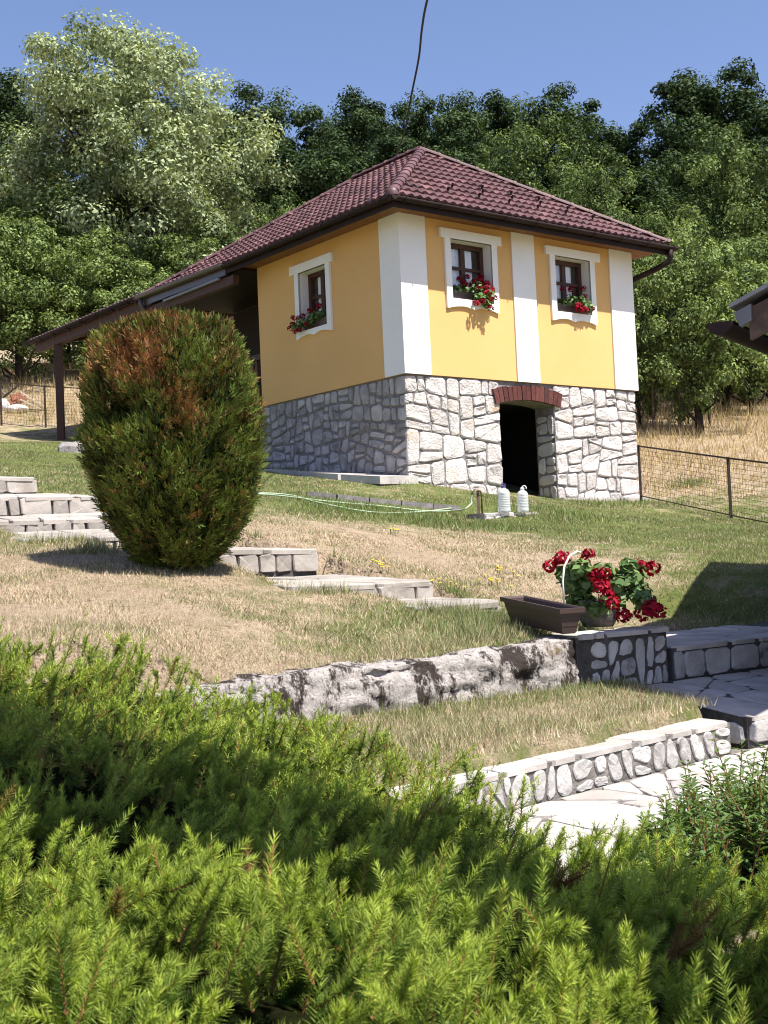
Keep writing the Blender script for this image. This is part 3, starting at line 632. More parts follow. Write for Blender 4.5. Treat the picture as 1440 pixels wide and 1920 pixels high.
# ------------------------------------------------------------------ garden walls, steps, paths
rw = thing('retaining_wall', 'weathered rough concrete retaining wall with a stone faced end, below the lawn', 'wall', tuple(TS(-1.5, 0, -.85)))
def vnoise(x, y, seed=0):
    o = 0
    for k, (f, a) in enumerate(((2.1, 1), (4.7, .6), (9.8, .4), (21, .25), (43, .16))):
        o = o+a*np.sin(x*f+seed+k*1.7+1.3*np.sin(y*f*.9+k))*np.sin(y*f*1.15+seed*2+k*2.3+1.1*np.sin(x*f*.8-k))
    return o
props(rw, kind='thing')
def worn_wall(t0, t1, z0, z1):
    """heavily weathered concrete: displaced front and top"""
    tt_ = np.arange(t0, t1+.001, .028); prof = [(-.28+.028*i, z1) for i in range(10)]+[(.0, z1-.022*i) for i in range(1, 30)]
    V = np.array([TS(t, s+.004*0, z) for t in tt_ for s, z in prof]); m = len(prof); n = len(tt_)
    T_ = np.repeat(tt_, m); S_ = np.tile([p[0] for p in prof], n); Z_ = np.tile([p[1] for p in prof], n); arc = np.tile(np.arange(m)*.025, n); front = np.tile(np.arange(m) >= 10, n)
    dsp = vnoise(T_*2.2, arc*3.2, 3)*.017+vnoise(T_*6, arc*8, 9)*.009+np.where(front, -.030*np.clip(vnoise(T_*.7+5, arc*2.2, 8), 0, 1)+.012, 0)
    edge = np.exp(-((arc-.25)/.05)**2)*.025*(1+vnoise(T_*2, T_*0, 5))
    for k in range(3): V[:, k] += np.where(front, nn[k]*(dsp-edge*.6), 0)
    V[:, 2] += np.where(front, 0, dsp*.7)-edge*.5+.012*np.sin(T_*1.9)+.032*np.minimum(T_, 0)
    I = np.arange(n*m).reshape(n, m); F = np.stack([I[:-1, :-1], I[1:, :-1], I[1:, 1:], I[:-1, 1:]], -1).reshape(-1, 4)
    mb = MB(); mb.add(V, F.tolist()); mb.add([V[(n-1)*m+k] for k in range(m)], [tuple(range(m))[::-1]]); return mb
worn_wall(-5.2, 0.06, -1.1, -.475).build('concrete_wall', MAT['concrete'], rw, smooth=True, fix=False)
pier = MB(); pier.prism([TS(.06, -.30, -.49), TS(.93, -.30, -.49), TS(.93, -.02, -.49), TS(.06, -.02, -.49)], (0, 0, -.75)); pier = pier.build('pier', MAT['cement'], rw)
def frP(a, b, h): return TS(a, -.02+h, b)
face_stones('stone', rect(.18, -.88, .92, -.52), frP, MAT['wallstone'], rw, .018, .045, 12, .010, .010, 5, .003, .22, .88, jit=.003, round2=True, aspect=.8)
def frPt(a, b, h): return TS(a, b, -.485+h)
face_stones('cap_stone', rect(.08, -.30, .95, .01), frPt, MAT['flag'], rw, .06, .14, 10, .004, .012, 22, .003, .12, .95, jit=.003)

lwall = thing('garden_wall', 'low curved wall of pale stones set in dark mortar beside the path', 'wall', tuple(TS(-.6, 1.1, -1.15)))
props(lwall, kind='thing')
def lwp(t, off=0): return 0.90+(.6-t)*.13+.02*np.sin(t*1.7)+off          # front line of the low wall
def frL(a, b, h): return TS(a, lwp(a, h), b)
lm = MB(); n = 24; T0, T1 = -2.9, .28
for i in range(n):
    a, b = T0+(T1-T0)*i/n, T0+(T1-T0)*(i+1)/n
    lm.add([frL(a, -1.3, 0), frL(b, -1.3, 0), frL(b, -.975, 0), frL(a, -.975, 0)], [(0, 1, 2, 3)]); lm.add([frL(a, -.975, 0), frL(b, -.975, 0), frL(b, -.975, -.30), frL(a, -.975, -.30)], [(0, 1, 2, 3)])
    lm.add([frL(a, -1.3, -.30), frL(b, -1.3, -.30), frL(b, -.975, -.30), frL(a, -.975, -.30)], [(3, 2, 1, 0)])
lm.add([frL(T1, -1.3, 0), frL(T1, -1.3, -.3), frL(T1, -.975, -.3), frL(T1, -.975, 0)], [(0, 1, 2, 3)])
lm.build('wall_core', MAT['oldcement'], lwall, fix=False)
face_stones('stone', rect(T0, -1.16, T1, -.985), frL, MAT['wallstone'], lwall, .016, .042, 14, .010, .010, 31, .003, .24, .88, jit=.002, round2=True, aspect=1.3)
def frLt(a, b, h): return TS(a, lwp(a, b), -.975+h)
face_stones('cap_stone', rect(T0, -.30, T1, .012), frLt, MAT['flag'], lwall, .09, .22, 7, .003, .012, 33, .003, .10, .96, jit=.003)

path = thing('garden_path', 'pale crazy paving path below the low wall', 'path', tuple(TS(-.3, 1.8, -1.15))); props(path, kind='structure')
MB().prism([TS(-3.2, .95, -1.155), TS(-3.2, 2.5, -1.155), TS(4, 2.5, -1.155), TS(4, .7, -1.155), TS(.55, .7, -1.155)], (0, 0, -.2)).build('mortar_bed', MAT['oldcement'], path)
def frF(a, b, h): return TS(a, b, -1.155+h)
face_stones('flagstone', [(-3.0, 1.36), (.6, .93), (3.6, .95), (3.6, 2.45), (-3.0, 2.45)], frF, MAT['flag'], path, .07, .2, 24, .006, .010, 41, .002, .15, .96, jit=.003)
land = thing('lower_landing', 'crazy paved sloping landing with stone edge beyond the low wall', 'landing', tuple(TS(2, .5, -1.1))); props(land, kind='structure')
def rz(s): return -.955+.15*(.92-s)
MB().prism([TS(.48, .92, rz(.92)-.02), TS(3.8, .92, rz(.92)-.02), TS(3.8, -.03, rz(-.03)-.02), TS(.48, -.03, rz(-.03)-.02)], (0, 0, -.4)).build('mortar_bed', MAT['cement'], land)
def frR(a, b, h): return TS(a, b, rz(b)-.02+h)
face_stones('flagstone', rect(.48, .02, 3.7, .93), frR, MAT['flag'], land, .06, .20, 24, .006, .010, 47, .002, .14, .96, jit=.003)
def frRr(a, b, h): return TS(a, .92+h, b)
face_stones('riser_stone', rect(.48, -1.14, 3.7, -.985), frRr, MAT['wallstone'], land, .04, .08, 6, .012, .015, 48, .005, .2, .9)
def frRs(a, b, h): return TS(.48-h, a, b)
face_stones('riser_stone', rect(.30, -1.14, .92, -.985), frRs, MAT['wallstone'], land, .04, .08, 6, .012, .015, 49, .005, .2, .9)
land2 = thing('upper_landing', 'upper paved step with stone riser beside the geraniums', 'landing', tuple(TS(2, -.5, -.8))); props(land2, kind='structure')
MB().prism([TS(.95, -.0, -.62), TS(3.6, -.0, -.62), TS(3.6, -1.0, -.60), TS(.95, -1.0, -.60)], (0, 0, -.4)).build('mortar_bed', MAT['cement'], land2)
def frU(a, b, h): return TS(a, b, -.62-.02*b+h)
face_stones('flagstone', rect(.96, -1.0, 2.9, .02), frU, MAT['flag'], land2, .09, .24, 20, .005, .010, 51, .002, .14, .96, jit=.003)
def frUr(a, b, h): return TS(a, .0+h, b)
face_stones('riser_stone', rect(.96, -.83, 3.4, -.64), frUr, MAT['wallstone'], land2, .055, .11, 5, .009, .012, 52, .004, .14, .92, jit=.003)

stairs = thing('garden_stairs', 'long shallow pale stone steps climbing the lawn towards the shelter', 'steps', tuple(TS(.1, -4, -.2)))
props(stairs, kind='thing')
for i, (s, z, ta, tb, dp, rh) in enumerate(STEPS):
    def frT(a, b, h, s=s, z=z): return TS(a, b, z-.03+(.09 if s < -4 else .05)*(s-b)+h+.018*math.sin(a*1.3+s))
    def frTr(a, b, h, s=s): return TS(a, s-.03+h, b)
    core = MB(); core.prism([TS(ta, s-.032, z-.035), TS(tb-.02, s-.032, z-.035), TS(tb-.02, s-dp, z-.035+(.09 if s < -4 else .05)*dp), TS(ta, s-dp, z-.035+(.09 if s < -4 else .05)*dp)], (0, 0, -rh-.15)); st = core.build('step', MAT['cement'], stairs)
    face_stones('tread_slab', rect(ta, s-dp, tb, s), frT, MAT['stepstone'], st, .22, .5, 8, .004, .028, 60+i, .003, .10, .96, jit=.004)
    face_stones('riser_stone', rect(ta, z-rh-.03, tb, z-.035), frTr, MAT['stepstone'], st, .045, .10, 4, .009, .024, 70+i, .005, .10, .93, aspect=.9, jit=.004)
# hump of turf that swallows the left ends of the steps is part of the ground

# ------------------------------------------------------------------ leaf clouds and trees
def norm(a): return a/np.maximum(np.linalg.norm(a, axis=-1, keepdims=True), 1e-9)
def leaves(P, Nrm, size, R, aspect=.55, tilt=None):
    """one diamond leaf per point: P (n,3), normals (n,3)"""
    n = len(P); Nrm = norm(Nrm); r = R.normal(size=(n, 3)); a = norm(np.cross(Nrm, r))
    if tilt is not None: a = norm(a+tilt); a = norm(a-Nrm*np.sum(a*Nrm, 1, keepdims=True))
    b = np.cross(Nrm, a); L = (size*R.uniform(.65, 1.35, n))[:, None] if np.isscalar(size) else (size*R.uniform(.75, 1.25, n))[:, None]
    fold = Nrm*L*.12
    V = np.stack([P-a*L*.5, P+b*L*aspect*.5+fold-a*L*.08, P+a*L*.5, P-b*L*aspect*.5+fold-a*L*.08], 1).reshape(-1, 3)
    return V, np.arange(4*n).reshape(n, 4)
def clump_leaves(C, rad, per, size, R, squash=.75, up=.5, out=1.0, rj=.42):
    n = len(C)*per; c = np.repeat(C, per, 0); rr = np.repeat(rad, per); d = norm(R.normal(size=(n, 3)))
    k = R.uniform(0, 1, n)**.45
    off = d*(rr*k)[:, None]*np.array([1, 1, squash]); P = c+off
    Nn = d*out+np.array([0, 0, up])+R.normal(size=(n, 3))*rj
    return P, Nn
def crown_points(h0, h1, rad, n, R, shape=1.0, shell=.55, lump=.22, box=2.3):
    """clump centres through a crown standing on the origin"""
    ph = R.uniform(0, 6.28, 6); out = []
    while len(out) < n:
        d = norm(R.normal(size=3)); d = d/np.sum(np.abs(d)**box)**(1/box); k = (shell+(1-shell)*R.uniform()) if R.uniform() < .75 else R.uniform(.1, .6)
        az = math.atan2(d[1], d[0]); lob = 1+lump*math.sin(3*az+ph[0]+2*d[2])+lump*.7*math.sin(5*az+ph[1]-3*d[2])+lump*.6*math.sin(2*az+6*d[2]+ph[2])
        z = d[2]*k; w = (1-.32*max(0, z)**shape)*(1-.15*max(0, -z))
        out.append(((d[0]*k*w*lob)*rad, (d[1]*k*w*lob)*rad, (h0+h1)/2+z*(h1-h0)/2*(1+.06*math.sin(7*az+ph[3]))))
    return np.array(out)
def tree_meshes(name, h, h0, rad, nclump, per, leaf, seed, crad=.55, lean=.0, nlimb=26, r0=.16, shape=1.0, lump=.22, up=.55, shell=.55, box=2.3):
    R = np.random.default_rng(seed); C = crown_points(h0, h-crad*.5, rad-crad*.4, nclump, R, shape, shell, lump, box)
    P, Nn = clump_leaves(C, crad*R.uniform(.55, 1.25, len(C)), per, leaf, R, up=up)
    V, F = leaves(P, Nn, leaf, R)
    tint = np.clip(np.repeat(R.uniform(0, 1, len(C))**1.3, per)*.6+R.uniform(0, 1, len(P))**1.6*.6, 0, 1)
    me = arrays_mesh(name+'_crown', V, F, {'tint': ('FACE', tint)})
    tb = MB(); n = 7; kx = R.normal(0, .06, n)*h*.3; ky = R.normal(0, .06, n)*h*.3; top = h*.82
    tr = [Vector((kx[i]*i/n+lean*i/n, ky[i]*i/n, top*i/(n-1))) for i in range(n)]; tr[0].z = -.3
    tb.tube(tr, [r0*(1.25 if i == 0 else 1)*(1-.85*i/(n-1))+.015 for i in range(n)], 8)
    for c in C[R.choice(len(C), min(nlimb, len(C)), replace=False)]:
        c = Vector(c); z = max(h0*.75, min(top*.9, c.z-abs(Vector((c.x, c.y)).length)*.75)); k = max(0, min(n-1.001, z/top*(n-1))); i = int(k)
        p = tr[i].lerp(tr[i+1], k-i); m = p.lerp(c, .5)+Vector((R.normal(0, .12), R.normal(0, .12), -.12*h*.2))
        rr = max(.02, r0*(1-.85*k/(n-1))*.5); tb.tube([p, m, c], [rr, rr*.6, .012], 5, cap=False)
    mt = bpy.data.meshes.new(name+'_trunk'); mt.from_pydata(tb.v, [], tb.f); mt.polygons.foreach_set('use_smooth', [True]*len(mt.polygons))
    return me, mt
def arrays_mesh(name, V, F, attrs):
    me = bpy.data.meshes.new(name); F = np.asarray(F, np.int32); m, k = F.shape; V = np.asarray(V, np.float32)
    me.vertices.add(len(V)); me.vertices.foreach_set('co', V.ravel()); me.loops.add(m*k); me.loops.foreach_set('vertex_index', F.ravel())
    me.polygons.add(m); me.polygons.foreach_set('loop_start', np.arange(0, m*k, k, dtype=np.int32))
    for a, (dom, val) in attrs.items(): q = me.attributes.new(a, 'FLOAT', dom); q.data.foreach_set('value', np.asarray(val, np.float32))
    me.update(calc_edges=True); return me
def treemat(name, c1, c2, trans=.2, spec=.25, rough=.6): return leafmat(name, c1, c2, trans, rough, spec)
MAT['oak'] = treemat('oak_leaf', (.008,.019,.008), (.070,.112,.042), .15, .1, .6)
MAT['lime'] = treemat('pale_leaf', (.055,.085,.032), (.44,.51,.29), .18, .15, .55)
MAT['fruit'] = treemat('fruit_leaf', (.026,.052,.012), (.25,.33,.115), .2, .12, .6)
MAT['walnut'] = treemat('mid_leaf', (.018,.038,.011), (.17,.235,.080), .18, .12, .6)
#            height  h0  radius clumps per leaf
oaks = [tree_meshes('oak', 13.5, 1.2, 3.0, 150, 240, .185, 100+i, .82, lump=.30, nlimb=14) for i in range(3)]
fruits = [tree_meshes('fruit', 6.4, .45, 2.4, 135, 175, .13, 120+i, .55, lump=.26, nlimb=22, r0=.13) for i in range(3)]
mids = [tree_meshes('mid', 10.5, 1.2, 3.2, 140, 160, .165, 130+i, .75, lump=.30, nlimb=20, r0=.16) for i in range(2)]
limes = [tree_meshes('lime', 13.0, 1.0, 5.0, 430, 270, .17, 140, .92, lump=.24, nlimb=50, r0=.26, shape=2.5, up=.45, box=2.9)]
KINDS = {'oak': (oaks, 'oak', 13.5, 3.0), 'fruit': (fruits, 'fruit', 6.4, 2.4), 'mid': (mids, 'walnut', 10.5, 3.2), 'lime': (limes, 'lime', 13.0, 5.0)}
def plant_tree(kind, px, d, topy, hw, label, group, seed, name=None):
    """px: trunk column in the picture, d: distance; topy: height of the crown's tip; hw: crown half width in px"""
    lib, mk, H0, R0 = KINDS[kind]; top = at(px, topy, d); x, y = top[0], d
    if abs(px) > 3000: return
    x = at(px, 800, d)[0]; g = gz(x, y); H = top[2]-g; R = hw/FPX*d*(1.18 if kind == 'oak' else 1.08); k = seed % len(lib)
    t = thing(name or {'oak': 'oak_tree', 'fruit': 'fruit_tree', 'mid': 'broadleaf_tree', 'lime': 'lime_tree'}[kind], label, 'tree', (x, y, g), seed*1.7, group)
    sc = (R/R0, R/R0, H/H0)
    for nm, me, m in (('crown', lib[k][0], MAT[mk]), ('trunk', lib[k][1], MAT['bark'])):
        o = link(nm, me, m, t); o.scale = sc
    return t
G1, G2, G3 = 'dark oaks along the forest edge on the hill', 'leafy fruit trees on the dry meadow', 'broadleaf trees between meadow and forest'
plant_tree('lime', 255, 42, 42, 240, 'huge pale green tree towering over the left of the roof', None, 1)
for i, a in enumerate([
    ('oak', 395, 66, 170, 110, 'dark oak half hidden behind the right edge of the huge pale tree'),
    ('oak', 490, 64, 128, 92, 'dark oak with its top just right of the huge pale tree'),
    ('oak', 600, 66, 135, 95, 'dark oak left of the cable, second from the huge pale tree'),
    ('oak', 700, 62, 148, 92, 'dark oak just left of the hanging cable'),
    ('oak', 785, 66, 165, 85, 'dark oak straight behind the hanging cable'),
    ('oak', 868, 64, 108, 88, 'tall dark oak just right of the hanging cable, over the roof peak'),
    ('oak', 960, 66, 150, 95, 'dark oak behind the pear-shaped tree above the right roof slope'),
    ('oak', 1085, 64, 125, 100, 'dark oak with a high tip above the right roof slope'),
    ('oak', 1190, 66, 178, 95, 'dark oak in the low dip of the forest edge on the right'),
    ('oak', 1310, 62, 112, 110, 'dark oak left of the highest crown at the right edge'),
    ('oak', 1415, 62, 82, 105, 'highest dark oak at the right edge of the forest'),
    ('oak', 1520, 60, 100, 110, 'dark oak cut off by the right edge of the picture'),
    ('oak', 30, 66, 120, 110, 'dark oak peeping out left of the huge pale tree')]):
    plant_tree(*a, G1, i+3)
for i, a in enumerate([
    ('oak', 545, 55, 225, 100, 'shorter dark tree before the forest, nearest the huge pale tree'),
    ('oak', 650, 54, 215, 95, 'shorter dark tree before the forest, left of the roof peak'),
    ('oak', 760, 54, 225, 95, 'shorter dark tree before the forest, right behind the roof peak'),
    ('oak', 880, 54, 220, 95, 'shorter dark tree before the forest, right of the roof peak'),
    ('oak', 1230, 53, 255, 110, 'shorter dark tree before the forest, above the downpipe'),
    ('oak', 1340, 50, 260, 115, 'shorter dark tree before the forest, above the fruit trees'),
    ('oak', 1450, 50, 235, 120, 'shorter dark tree before the forest at the right edge')]):
    plant_tree(*a, G1, i+40)
for i, a in enumerate([
    ('mid', 1010, 47, 172, 135, 'mid green tree rising right behind the right roof slope'),
    ('mid', 1130, 44, 265, 105, 'mid green bushy tree above the end of the right roof hip'),
    ('mid', 1385, 46, 205, 120, 'mid green tree over the grey corner roof'),
    ('mid', 1265, 42, 360, 110, 'mid green tree above the downpipe, behind the fruit trees'),
    ('mid', 130, 40, 300, 150, 'mid green tree under the left half of the huge pale tree'),
    ('mid', -60, 44, 190, 150, 'mid green tree cut off by the left edge'),
    ('mid', 420, 40, 400, 115, 'mid green tree over the left end of the house roof'),
    ('mid', 560, 42, 350, 85, 'mid green tree peeping over the left roof slope')]):
    plant_tree(*a, G3, i+60)
for i, a in enumerate([
    ('fruit', 40, 36, 380, 125, 'leafy fruit tree at the left edge above the shelter gutter'),
    ('fruit', 190, 37, 420, 110, 'leafy fruit tree behind the shelter roof, left of the thuja'),
    ('fruit', 320, 38, 425, 105, 'leafy fruit tree above the end of the shelter roof'),
    ('fruit', -70, 34, 330, 120, 'leafy fruit tree cut off by the left edge'),
    ('fruit', 1312, 30, 395, 118, 'leafy fruit tree with the thick trunk right of the house'),
    ('fruit', 1225, 33, 420, 90, 'leafy fruit tree closest to the house wall'),
    ('fruit', 1369, 34, 440, 100, 'leafy fruit tree with a thin trunk under the grey roof'),
    ('fruit', 1412, 33, 455, 105, 'rightmost leafy fruit tree with its trunk in view'),
    ('fruit', 1270, 37, 470, 110, 'leafy fruit tree behind the thick trunk, in the second row'),
    ('fruit', 1450, 36, 430, 125, 'leafy fruit tree cut off by the right edge'),
    ('fruit', 1345, 40, 520, 140, 'low dense bushy tree at the back of the meadow'),
    ('fruit', 1215, 40, 540, 120, 'low dense bushy tree just behind the house corner'),
    ('fruit', 1460, 41, 540, 140, 'low dense bushy tree behind the rightmost trunk'),
    ('fruit', 110, 42, 480, 160, 'low dense bushy tree behind the left fence'),
    ('fruit', 1200, 31, 560, 60, 'small leafy fruit tree leaning at the house corner')]):
    plant_tree(*a, G2, i+80)

# ------------------------------------------------------------------ thuja
tb_ = at(333, 1050, 9.4); tg = gz(tb_[0], 9.4); tbase = np.array([tb_[0], 9.4, tg-.03])
thuja = thing('thuja_shrub', 'big egg shaped thuja with brown scorched patches near its top', 'shrub', tuple(tbase))
TZ = np.array([0, .06, .13, .25, .4, .55, .68, .8, .9, .96, 1.0]); TR = np.array([.16, .30, .41, .52, .595, .62, .61, .575, .515, .43, .16]); TH = 1.84
def thr(z, az): return np.interp(z, TZ, TR)*(1+.05*np.sin(3*az+5*z)+.04*np.sin(7*az-9*z))
R = np.random.default_rng(5); nS = 33000
zz = R.uniform(.01, 1, nS)**.9; az = R.uniform(0, 2*np.pi, nS)
# keep the camera side denser, leave a cavity like the photograph's on the left
kk = R.uniform(.80, 1.03, nS); lump = np.sin(az*5+3*np.sin(zz*7))*np.sin(zz*13+2*np.sin(az*3))+.6*np.sin(az*11-zz*9)*np.sin(zz*23+az*4)
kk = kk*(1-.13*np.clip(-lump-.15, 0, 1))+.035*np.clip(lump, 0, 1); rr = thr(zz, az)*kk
cav = np.exp(-(((zz-.60)/.07)**2+(((az+np.pi*.63) % (2*np.pi))-0.0 if False else np.zeros(nS)))*1) if False else np.exp(-((zz-.605)/.055)**2-(np.angle(np.exp(1j*(az+2.15)))/.55)**2)
rr = rr*(1-.30*cav)
P0 = np.stack([rr*np.cos(az), rr*np.sin(az), zz*TH], 1)+tbase
outv = np.stack([np.cos(az), np.sin(az), (zz-.45)*1.2], 1); outv = norm(outv)
dirs = norm(outv*.55+np.array([0, 0, 1.0])*R.uniform(.4, 1.2, nS)[:, None]+R.normal(size=(nS, 3))*.28)
Ls = R.uniform(.04, .08, nS); Vt = []; Ft = []; tints = []; drys = []
side = norm(np.cross(dirs, outv+R.normal(size=(nS, 3))*.5)); base = 0
dn = np.clip(np.exp(-((zz-.80)/.16)**2)*1.0, 0, 1)*(.5+.5*np.sin(4*az+6*zz+.8))+.25*R.uniform(size=nS)
dnoise = np.sin(P0[:, 0]*9+1)*np.sin(P0[:, 2]*8+2)*np.sin(P0[:, 1]*9)+R.normal(size=nS)*.35
dc = np.exp(-((zz-.80)/.15)**2-(np.angle(np.exp(1j*(az+1.95)))/.85)**2)+.55*np.exp(-((zz-.62)/.12)**2-(np.angle(np.exp(1j*(az+1.25)))/.5)**2)
drysp = np.clip(dc*1.1+.55*np.clip((zz-.62)/.3, 0, 1)-.52+dnoise*.85, 0, 1)+(R.uniform(size=nS) < .06)*.6
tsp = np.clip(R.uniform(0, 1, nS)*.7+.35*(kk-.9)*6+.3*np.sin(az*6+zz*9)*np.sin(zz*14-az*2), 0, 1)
fan = [(0, 1.0, 0), (.18, .85, .45), (-.18, .85, -.45), (.10, .62, .9), (-.10, .62, -.9)]
for o_, l_, a_ in fan:                                   # flat fan of scale-leaf fingers
    st = P0+dirs*(Ls*(.15+.45*(1-abs(a_))))[:, None]; dd = norm(dirs*math.cos(a_)+side*math.sin(a_)+R.normal(size=(nS, 3))*.12)
    wv = norm(np.cross(dd, np.cross(dirs, side)))*(Ls*.085)[:, None]; tip = st+dd*(Ls*l_*.75)[:, None]; mid = st+dd*(Ls*l_*.35)[:, None]
    Vt.append(np.stack([st, mid+wv, tip, mid-wv], 1).reshape(-1, 3)); Ft.append(np.arange(4*nS).reshape(nS, 4)+base); base += 4*nS
    tints.append(np.clip(tsp+R.normal(size=nS)*.12, 0, 1)); drys.append(np.clip(drysp+R.normal(size=nS)*.15, 0, 1)*(R.uniform(size=nS) < .9))
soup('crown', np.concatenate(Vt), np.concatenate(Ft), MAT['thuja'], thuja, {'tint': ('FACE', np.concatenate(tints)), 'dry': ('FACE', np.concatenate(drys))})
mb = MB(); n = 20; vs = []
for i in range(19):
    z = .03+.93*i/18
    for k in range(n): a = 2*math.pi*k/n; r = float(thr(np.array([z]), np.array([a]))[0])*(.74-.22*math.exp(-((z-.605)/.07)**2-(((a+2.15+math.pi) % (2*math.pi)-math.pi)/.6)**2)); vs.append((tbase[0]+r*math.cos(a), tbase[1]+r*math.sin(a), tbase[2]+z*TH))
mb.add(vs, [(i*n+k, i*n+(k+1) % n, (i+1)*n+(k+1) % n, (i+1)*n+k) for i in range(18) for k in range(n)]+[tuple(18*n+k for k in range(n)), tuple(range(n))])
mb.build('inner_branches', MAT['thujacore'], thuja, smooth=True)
MB().tube([tbase+np.array([0, 0, -.15]), tbase+np.array([.01, 0, .1]), tbase+np.array([.02, .01, .5])], [.07, .06, .05], 8).build('trunk', MAT['bark'], thuja)

# ------------------------------------------------------------------ foreground spruce mat
edge_px = [(-500,1160,6.3),(0,1205,5.8),(230,1215,5.7),(420,1285,5.3),(560,1320,5.1),(830,1425,4.75),(1000,1510,4.4),(1090,1560,4.1),(1250,1620,3.55),(1440,1665,3.1),(1900,1760,2.5)]
EP = np.array([at(*p) for p in edge_px])
surf_ctrl = [tuple(p) for p in EP]+[tuple(at(*p)) for p in ((100,1330,4.5),(400,1380,4.3),(700,1470,3.9),(950,1570,3.5),(100,1470,3.4),(400,1500,3.2),(700,1560,3.0),(1000,1660,2.8),(1250,1730,2.55),(1440,1760,2.4),
    (100,1590,2.75),(500,1620,2.55),(850,1700,2.25),(1150,1830,1.95),(1400,1860,1.9),(200,1900,1.65),(700,1920,1.6),(1100,1960,1.5),(1440,1960,1.5))]
surf_ctrl += [(-2.2, 2.5, -.55), (2.0, 1.4, -.75), (0, .9, -.75), (-1.5, 1, -.7)]
surf = RBF(surf_ctrl)
inner = [(-3.5, 6.3), *[(p[0], p[1]) for p in EP], (2.4, 1.0), (-2.5, 1.0), (-3.5, 3)]
def in_poly(x, y, poly):
    r = np.zeros(x.shape, bool); n = len(poly)
    for i in range(n):
        (x0, y0), (x1, y1) = poly[i], poly[(i+1) % n]
        if y0 == y1: continue
        c = ((y0 > y) != (y1 > y)) & (x < (x1-x0)*(y-y0)/(y1-y0)+x0); r ^= c
    return r
R = np.random.default_rng(21)
def scatter(y0, y1, dens):
    w = 5.6; n = int((y1-y0)*w*dens); x = R.uniform(-3.1, 2.5, n); y = R.uniform(y0, y1, n)
    k = in_poly(x, y, inner) & (np.abs(x) < .34*y+.8) & (R.uniform(size=n) < np.clip(.72+6*bumps(x, y), .12, 1)); return x[k], y[k]
def bumps(x, y):
    a = np.sin(x*7.3+1.5*np.sin(y*3.1)+.7)*np.sin(y*6.1+x*2.3+1.2*np.sin(x*4)); b = np.sin(x*15+y*6+1.1)*np.sin(y*13-x*5)
    return .045*np.sin(x*3.3+1.5*np.sin(y*2.1))*np.sin(y*2.7+x*1.3)+.06*a+.028*b
def shoots(base, d, L, nneed, nl, nw, tint, R, spread=1.12):
    """needles round straight shoots, one triangle each"""
    S = len(base); k = (np.arange(nneed)+.5)/nneed; k = np.broadcast_to(k, (S, nneed))+R.uniform(-.01, .01, (S, nneed))
    u = norm(np.cross(d, R.normal(size=(S, 3)))); w = np.cross(d, u)
    a = np.arange(nneed)*2.39996+R.uniform(0, 6.28, (S, 1))+R.normal(size=(S, nneed))*.25
    sp = (spread*(1-.55*k**4))[..., None]; rad = u[:, None]*np.cos(a)[..., None]+w[:, None]*np.sin(a)[..., None]
    nd = norm(d[:, None]*np.cos(sp)+rad*np.sin(sp)+np.array([0, 0, .18])+R.normal(size=(S, nneed, 3))*.10)
    p = base[:, None]+d[:, None]*(L[:, None]*k)[..., None]
    ln = nl[:, None]*(.75+.35*np.sin(np.pi*np.clip(k, 0, .95)))*R.uniform(.85, 1.15, (S, nneed))
    tip = p+nd*ln[..., None]; wv = norm(np.cross(nd, R.normal(size=(S, nneed, 3))))*(nw[:, None])[..., None]
    mid = p+nd*(ln*.45)[..., None]
    V = np.stack([p+wv, p-wv, tip], 2).reshape(-1, 3); F = np.arange(S*nneed*3).reshape(-1, 3)
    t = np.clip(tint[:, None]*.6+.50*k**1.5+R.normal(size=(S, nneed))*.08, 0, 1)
    return V, F, t.ravel()
allV, allF, allT, allD, off = [], [], [], [], 0; stem = MB()
spr = thing('spreading_spruce', 'wide mat of bright green needle shoots filling the foreground', 'shrub', (0, 3, -1.2))
for (y0, y1, dens, nn_, lsc, nlen, nwid) in ((1.15, 2.4, 380, 300, 1.12, .0215, .0010), (2.4, 3.8, 350, 180, 1.2, .0225, .0012), (3.8, 6.3, 340, 84, 1.25, .022, .0018)):
    x, y = scatter(y0, y1, dens); S = len(x); z = surf(x, y)+bumps(x, y)
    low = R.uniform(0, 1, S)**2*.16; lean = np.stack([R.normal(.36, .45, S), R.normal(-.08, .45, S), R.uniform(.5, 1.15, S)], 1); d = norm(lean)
    L = R.uniform(.07, .16, S)*lsc*(1-low*2); lead = R.uniform(size=S) < .13; L[lead] *= 1.9; lean[lead] = np.stack([R.normal(.33, .12, lead.sum()), R.normal(0, .15, lead.sum()), np.ones(lead.sum())], 1); d = norm(lean)
    b = np.stack([x, y, z], 1)-d*(L*.75)[:, None]-np.array([0, 0, 1])*low[:, None]
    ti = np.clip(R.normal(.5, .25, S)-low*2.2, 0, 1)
    nl = nlen*R.uniform(.85, 1.2, S); nw = np.full(S, nwid)
    dd_ = (R.uniform(size=S) < .006)*R.uniform(.5, 1, S); allD.append(np.repeat(dd_, nn_)); V, F, t = shoots(b, d, L, nn_, nl, nw, ti, R); allV.append(V); allF.append(F+off); allT.append(t); off += len(V)
    for i in range(S):
        if low[i] < .08: stem.tube([b[i], b[i]+d[i]*L[i]*.97], [.0028, .0016], 3, cap=False)
    for q in range(2):                                       # side twigs
        k = R.uniform(.15, .7, S); sd = norm(d+norm(R.normal(size=(S, 3)))*R.uniform(.5, .85, S)[:, None]+np.array([.1, 0, .1])); b2 = b+d*(L*k)[:, None]; L2 = L*R.uniform(.45, .75, S)
        allD.append(np.repeat(np.maximum(dd_, (R.uniform(size=S) < .02)*.8), int(nn_*.5))); V, F, t = shoots(b2, sd, L2, int(nn_*.5), nl*.92, nw, ti*.9, R); allV.append(V); allF.append(F+off); allT.append(t); off += len(V)
print('needles', off//3)
